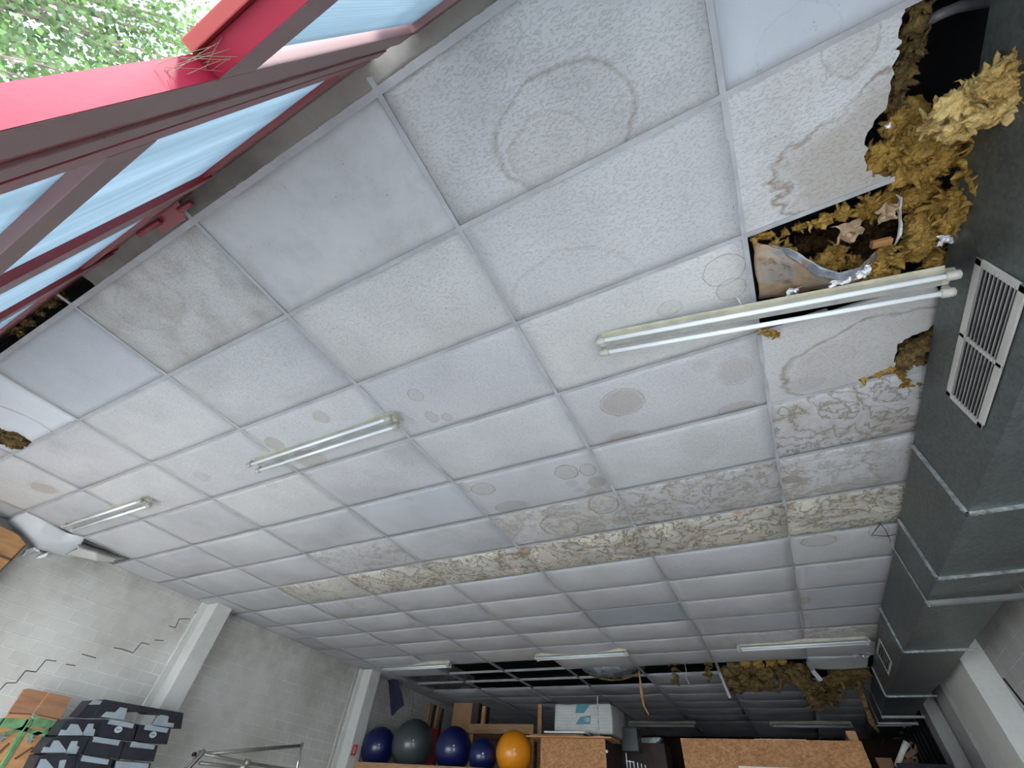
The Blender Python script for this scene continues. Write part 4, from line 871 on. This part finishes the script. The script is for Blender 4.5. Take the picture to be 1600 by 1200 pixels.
# ================================================================ BALL SHELF AND STORAGE
shelf = thing('storage_shelf', 'long pine shelf carrying the exercise balls', 'shelf', (-6.0,7.8,0))
bm = bmesh.new(); box(bm, (-7.70,7.12,2.20), (-4.30,7.155,ony(560,1190,7.12).z), .004); fin('front_beam', bm, M_ply, shelf); zsh = 2.25
bm = bmesh.new(); box(bm, (-7.70,7.155,zsh-.03), (-4.30,7.98,zsh)); fin('board', bm, M_ply, shelf)
for x in (-7.6,-5.9,-4.36):
    bm = bmesh.new(); box(bm, (x-.04,7.18,0), (x+.04,7.26,zsh-.03)); box(bm, (x-.04,7.88,0), (x+.04,7.96,zsh-.03)); fin('post', bm, M_ply, shelf)
def ball(px, py, rpx, col, label, Yc):
    c = ony(px, py, Yc); dz = (RM@(np.array(c)-CAM))[2]; bm = bmesh.new(); r = rpx
    c.z = zsh+r*.987; bmesh.ops.create_uvsphere(bm, u_segments=40, v_segments=24, radius=r)
    for v in bm.verts:
        v.co.z *= .985; v.co *= 1-.004*(abs(math.sin(v.co.z/r*16)) > .93)
    root = thing('exercise_ball', label, 'ball', tuple(c), 'exercise balls on the shelf'); bmesh.ops.translate(bm, verts=bm.verts, vec=c); fin('shell', bm, col, root, True)
    bm = bmesh.new(); d = (Vector(CAM)-c); d.z = 0; d = (d.normalized()+Vector((.0,0,.05))).normalized(); lathe(bm, [(.004,0),(.012,.001),(.012,.006),(.006,.008)], (0,0,0), 'z', 12)
    M = d.to_track_quat('Z','Y').to_matrix(); bmesh.ops.transform(bm, matrix=M.to_4x4(), verts=bm.verts); bmesh.ops.translate(bm, verts=bm.verts, vec=c+d*r*.985); fin('valve_plug', bm, simple('pale_plug', (.6,.6,.6), .5), root)
Mb = simple('glossy_navy_rubber', (.005,.010,.07), .28, var=.05, coat=.3); Mg = simple('glossy_dark_grey_rubber', (.045,.055,.058), .3, var=.05, coat=.3); Mo = simple('glossy_orange_rubber', (.75,.27,.008), .33, var=.04, coat=.3)
ball(592,1165,.31,Mb,'navy exercise ball at the left end of the shelf, next to the column',7.5)
ball(645,1162,.375,Mg,'dark grey exercise ball between the two large navy balls',7.54)
ball(709,1165,.32,Mb,'large navy exercise ball right of the grey one',7.5)
ball(754,1184,.235,Mb,'smaller navy exercise ball beside the orange one',7.42)
ball(803,1178,.295,Mo,'orange exercise ball at the right end of the shelf',7.5)
def bx(name, label, cat, x0, x1, y, dy, zt, zb, mat, parts=(), group=None):
    """box from photo pixel extents on the plane Y=y"""
    a = ony(x0, zt, y); b = ony(x1, zt, y); c = ony((x0+x1)/2, zb, y); bm = bmesh.new(); box(bm, (a.x,y,c.z), (b.x,y+dy,(a.z+b.z)/2), .006); o = fin(name, bm, mat, None, False, ((a.x+b.x)/2, y+dy/2, c.z))
    return tag(o, label, cat, group)
# strand-board crates
def osbbox(label, xl, xr, ytop, Y, depth, zt=None, dark=None):
    a = ony(xl, ytop[0], Y); b = ony(xr, ytop[1], Y); zt = (a.z+b.z)/2
    r = thing('storage_crate', label, 'crate', ((a.x+b.x)/2, Y+depth/2, 0)); bm = bmesh.new(); box(bm, (a.x,Y,0), (b.x,Y+.02,zt)); fin('front_panel', bm, M_osb, r)
    bm = bmesh.new(); box(bm, (b.x-.02,Y+.02,0), (b.x,Y+depth,zt)); fin('side_panel', bm, dark or M_osb, r)
    bm = bmesh.new(); box(bm, (a.x,Y+.02,0), (a.x+.02,Y+depth,zt)); fin('side_panel', bm, M_osb, r)
    bm = bmesh.new(); box(bm, (a.x+.02,Y+.02,zt-.02), (b.x-.02,Y+depth,zt)); fin('lid', bm, M_osb, r); return a, b, zt, r
Mdk = simple('dark_brown_panel', (.05,.03,.025), .7)
A1 = osbbox('strand-board crate right of the orange ball, plank stack on its lid', 845, 945, (1152,1156), 7.5, .8, dark=Mdk)
A2 = osbbox('wide strand-board crate in the lower right, white sheet at its foot', 1063, 1345, (1154,1157), 7.5, 1.2)
bm = bmesh.new(); c = ony(948,1174,7.48); lathe(bm, [(.012,-.01),(.02,0),(.02,.012),(.012,.018)], c, 'y', 12); fin('switch', bm, M_tube, A1[3])
p = ony(1154,1197,7.46); bm = bmesh.new(); box(bm, (p.x,7.44,1.2), (.22,7.47,p.z)); tag(fin('white_sheet', bm, simple('white_board', (.75,.73,.66), .6)), 'white sheet leaning on the front of the wide strand-board crate', 'board')
p = ony(1179,1153,7.7); q = ony(1259,1154,7.7); bm = bmesh.new(); box(bm, (p.x,7.6,A2[2]+.001), (q.x,7.9,A2[2]+.022), .003)
for t in (.3, .72): x = p.x+(q.x-p.x)*t; box(bm, (x-.006,7.598,A2[2]+.001), (x+.006,7.9,A2[2]+.024))
tag(fin('light_strip', bm, simple('pale_cream_paper', (.9,.78,.6), .5, var=.03)), 'bright pale strip lying on the lid of the wide strand-board crate', 'strip')  # strip has a pale cream colour
p = ony(1337,1148,8.2); bm = bmesh.new(); box(bm, (A2[1].x-.11,7.7,A2[2]), (A2[1].x,8.3,A2[2]+.13), .004); tag(fin('wood_block', bm, M_orange), 'wooden block at the right rear corner of the wide crate', 'wood')
# planks, wrapped pack and rod on the first crate
z1 = A1[2]
for k, (xa, xb, y, dz, mt, lb) in enumerate(((822,955,7.42,.02,M_orange,'orange plank at the bottom of the stack on the crate'),(828,912,7.46,.045,M_card,'brown plank in the middle of the stack on the crate'),(850,914,7.40,.075,simple('white_profile', (.72,.73,.72), .5),'white profile lying on top of the plank stack, under the wrapped pack'))):
    a = ony(xa, 1150, y); b = ony(xb, 1150, y); bm = bmesh.new(); box(bm, (a.x,y,z1+dz-.02), (b.x,y+.5-.1*k,z1+dz), .003); tag(fin('plank', bm, mt), lb, 'plank')
pk = thing('wrapped_pack', 'white plastic-wrapped insulation pack with teal print on top of the crate', 'package', (-3.6,7.9,z1)); a = ony(866,1140,7.62); b = ony(958,1140,7.62); zt = ony(910,1099,7.62).z; zb = z1+.08
bm = bmesh.new(); vs = box(bm, (a.x,7.62,zb), (b.x,8.35,zt), .045)
bmesh.ops.subdivide_edges(bm, edges=bm.edges, cuts=3, use_grid_fill=True)
for v in bm.verts: v.co += Vector((nz(v.co, 5), nz(v.co+Vector((3,3,3)), 5), nz(v.co+Vector((9,0,0)), 5)))*.012
fin('wrapping', bm, simple('white_film', (.50,.50,.47), .4, var=.08, bumpy=.5, scale=5), pk, True)
Mt = simple('teal_print', (.05,.22,.28), .45, var=.05)
for q in ([(901,1101),(922,1101),(912,1114),(899,1114)], [(907,1120),(923,1118),(922,1131),(899,1132)]):
    bm = bmesh.new(); prism(bm, [ony(x, y, 7.605) for x, y in q], (0,.004,0)); fin('print', bm, Mt, pk)
bm = bmesh.new()
for dx in (0,3.2,6.4):
    for q in ([(912.5+dx,1121),(914.6+dx,1121),(914.4+dx,1122),(912.4+dx,1122)], [(912.3+dx,1127),(914.3+dx,1127),(914.2+dx,1128),(912.2+dx,1128)], [(912.5+dx,1121),(913.2+dx,1121),(913+dx,1128),(912.2+dx,1128)], [(914+dx,1121),(914.7+dx,1121),(914.4+dx,1128),(913.6+dx,1128)]): prism(bm, [ony(x, y, 7.600) for x, y in q], (0,.003,0))
fin('lettering', bm, simple('pale_print', (.5,.6,.62), .5), pk)
bm = bmesh.new()
for k in range(9): z = zb+.03+(zt-zb-.06)*k/8; box(bm, (a.x+.03,7.606,z-.0015), (b.x-.03,7.609,z+.0015))
fin('strapping', bm, simple('grey_line', (.34,.34,.33), .6), pk)
bm = bmesh.new(); tube(bm, [ony(936,1152,7.45), ony(934.5,1120,7.45), ony(933.5,1088,7.45)], .008, 8); box(bm, tuple(ony(930,1152,7.45)-Vector((.03,.02,0))), tuple(ony(941,1152,7.45)+Vector((.03,.05,.012)))); tag(fin('metal_rod', bm, M_strap), 'thin upright metal rod in front of the wrapped pack', 'rod')
# behind: boxes and boards
def simplebox(name, label, cat, px0, px1, pt, pb, Y, dY, mat): return bx(name, label, cat, px0, px1, Y, dY, pt, pb, mat)
rear = thing('rear_shelf', 'high rear pine shelf behind the balls', 'shelf', (-5.5,8.9,0)); zr = ony(760,1146,8.5).z; zr1 = ony(760,1131,8.5).z
bm = bmesh.new(); xa = ony(732,1140,8.5).x; xb = ony(833,1140,8.5).x; box(bm, (xa,8.5,zr), (xb,8.54,zr1), .004); fin('front_beam', bm, M_ply, rear)
bm = bmesh.new(); box(bm, (xa,8.54,zr), (xb,9.4,zr+.03)); fin('board', bm, M_ply, rear)
for x in (xa+.05, xb-.05):
    bm = bmesh.new(); box(bm, (x-.04,8.56,0), (x+.04,8.64,zr)); box(bm, (x-.04,9.3,0), (x+.04,9.38,zr)); fin('post', bm, M_ply, rear)
for lb, x0, x1, zt in (('pine post standing on the rear shelf, right of the cardboard box', 751,756,1103), ('pine post standing at the right end of the rear shelf', 840,846,1100)):
    Yp = 8.6; a = ony(x0, 1130, Yp); b = ony(x1, 1130, Yp); t = ony(x0, zt, Yp); bm = bmesh.new(); box(bm, (a.x,Yp,(zr+.03) if x0 < 800 else 0), (b.x,Yp+.06,t.z)); tag(fin('wood_post', bm, M_ply), lb, 'post')
a = ony(705,1130,8.6); b = ony(735,1130,8.6); t = ony(720,1098,8.6).z; cb = thing('cardboard_box', 'brown cardboard box on the rear shelf, behind the navy ball', 'box', ((a.x+b.x)/2,8.8,zr+.03))
bm = bmesh.new(); box(bm, (a.x,8.6,zr+.031), (b.x,9.05,t), .004); fin('carton', bm, M_card, cb); bm = bmesh.new(); box(bm, (b.x,8.6,zr+.031), (b.x+.16,9.05,t-.01), .002); fin('side', bm, Mdk, cb)
a = ony(640,1100,9.4); bm = bmesh.new(); q = ony(655,1112,10.2); box(bm, (q.x-.25,10.2,0), (q.x+.2,10.3,3.66)); tag(fin('white_board', bm, M_conc), 'pale upright board in the dark left rear corner', 'board')
p = ony(655,1112,10.195); bm = bmesh.new(); prism(bm, [(p.x,10.195,p.z+.18),(p.x-.09,10.195,p.z+.02),(p.x-.03,10.195,p.z+.02),(p.x-.04,10.195,p.z-.35),(p.x+.03,10.195,p.z-.35),(p.x+.03,10.195,p.z+.02),(p.x+.09,10.195,p.z+.02)], (0,.004,0)); tag(fin('arrow_sign', bm, simple('red_print', (.3,.03,.02), .5)), 'red arrow on the pale board in the left rear corner', 'sign')
for k, x in enumerate((670,677,684,690)):
    a = ony(x, 1100, 9.2); bm = bmesh.new(); h = ony(x, 1098+k*3, 9.2).z; box(bm, (a.x,9.2,0), (a.x+.05,9.26,h)); tag(fin('wood_post', bm, (M_ply, M_back, M_ply, M_back)[k]), ('thin upright lath behind the grey ball, %s from the left' % ORD[k]), 'post', 'upright laths behind the balls')
p = ony(679,1146,8.9); bm = bmesh.new(); box(bm, (p.x-.10,8.85,0), (p.x+.12,8.95,p.z+.08), .004); tag(fin('red_box', bm, simple('deep_red', (.22,.01,.015), .5)), 'deep red box showing between the grey and navy balls', 'box')
# drooping wires and dark cloth at the left rear
bm = bmesh.new(); rr = random.Random(8)
for k in range(9):
    a = onz(615+k*4, 1062, 3.68); q = [a, a+Vector((rr.uniform(-.05,.1),0,-.12)), a+Vector((rr.uniform(-.1,.15),.02,-.3)), a+Vector((rr.uniform(0,.3),.03,-.2-.05*k))]; tube(bm, q, .006, 6)
tag(fin('cable_bundle', bm, simple('dusty_wire', (.16,.16,.17), .7), None, True), 'tangle of dusty cables hanging in the left rear corner', 'cable')
bm = bmesh.new(); a = onz(606,1062,3.68)
def cl(u, v): p = a+Vector((.25*u+.55*v*.6, .02*math.sin(u*9), -.62*v*(1-.3*u))); return p+Vector((0, .03*nz(p, 6), 0))
grid(bm, cl, 10, 14); shell(fin('dark_cloth', bm, simple('navy_cloth', (.02,.02,.05), .9), None, True), .004); tag(bpy.data.objects['dark_cloth'], 'dark navy cloth hanging in the left rear corner', 'cloth')
# metal bars behind the first crate
for k in range(4):
    a = ony(982, 1155+k*2, 8.8-.05*k); b = ony(1033-k*2, 1155+k*2.2, 8.8-.05*k); bm = bmesh.new(); bar(bm, (a.x,8.8-.06*k,a.z), (b.x,8.8-.06*k,b.z), .05, .035, bev=.004); tag(fin('metal_bar', bm, M_strap), 'pale metal bar in the bundle right of the plank stack, %s from the top' % ORD[k], 'bar', 'bundle of metal bars')
bm = bmesh.new(); a = ony(975,1178,8.6); box(bm, (a.x-.1,8.55,0), (a.x+.7,9.0,ony(990,1161,8.6).z)); tag(fin('dark_cabinet', bm, Mdk), 'dark cabinet carrying the bundle of metal bars', 'cabinet')
bm = bmesh.new(); a = ony(972,1150,8.2); box(bm, (a.x,8.1,a.z-.2), (a.x+.28,8.35,a.z+.10), .02); tag(fin('dark_machine', bm, simple('dark_machine_paint', (.05,.055,.06), .4), None), 'dark machine part beside the wrapped pack', 'machine')
rk = thing('wire_rack', 'white wire rack low between the two crates', 'rack', (-2.6,7.6,0)); 
for k in range(6):
    x = 978+k*6; t = ony(x, 1186+k*1.8-(10 if k == 0 else 0), 7.6); bm = bmesh.new(); tube(bm, [(t.x,7.6,.8), (t.x,7.6,t.z)], .007, 6); fin('wire', bm, M_tube, rk)
bm = bmesh.new(); a = ony(978,1189,7.6); b = ony(990,1191,7.6); tube(bm, [(a.x,7.6,a.z),(b.x,7.6,a.z-.01)], .006, 6); tube(bm, [(a.x,7.6,.8),(a.x+.45,7.6,.8)], .006, 6); fin('cross_wire', bm, M_tube, rk)
# right rear: chair legs and dark shapes
zc = ony(1415,1196,7.6).z; xc = ony(1395,1196,7.6).x
bm = bmesh.new(); box(bm, (xc+.02,7.4,0), (xc+.55,7.85,zc), .01); tag(fin('dark_cabinet', bm, M_dark), 'dark cabinet right of the wide crate, carrying the upturned stool', 'cabinet')
bm = bmesh.new(); tube(bm, [ony(1417,1160,7.4), ony(1410,1174,7.4), ony(1402,1197,7.5)], .028, 12, rs=[.034,.026,.03]); tag(fin('chair_leg', bm, M_grille, None, True), 'pale round tube end sticking up right of the wide crate', 'tube')
ch = thing('wooden_stool', 'upturned brown wooden stool right of the pale tube', 'stool', tuple(ony(1420,1190,7.7)))
for q in ([(1427,1163),(1429,1172)], [(1430,1172),(1415,1184)], [(1410,1192),(1432,1190)], [(1428,1182),(1430,1190)], [(1420,1166),(1427,1163)]):
    bm = bmesh.new(); bar(bm, ony(*q[0], 7.7), ony(*q[1], 7.7), .05, .05); fin('rail', bm, simple('brown_wood', (.13,.06,.035), .6), ch)
p = ony(1378,1192,7.9); bm = bmesh.new(); box(bm, (p.x-.05,7.9,0), (p.x+.12,8.2,p.z+.05), .004); tag(fin('wood_block', bm, M_card), 'tan wooden block low between the wide crate and the tube end', 'wood')
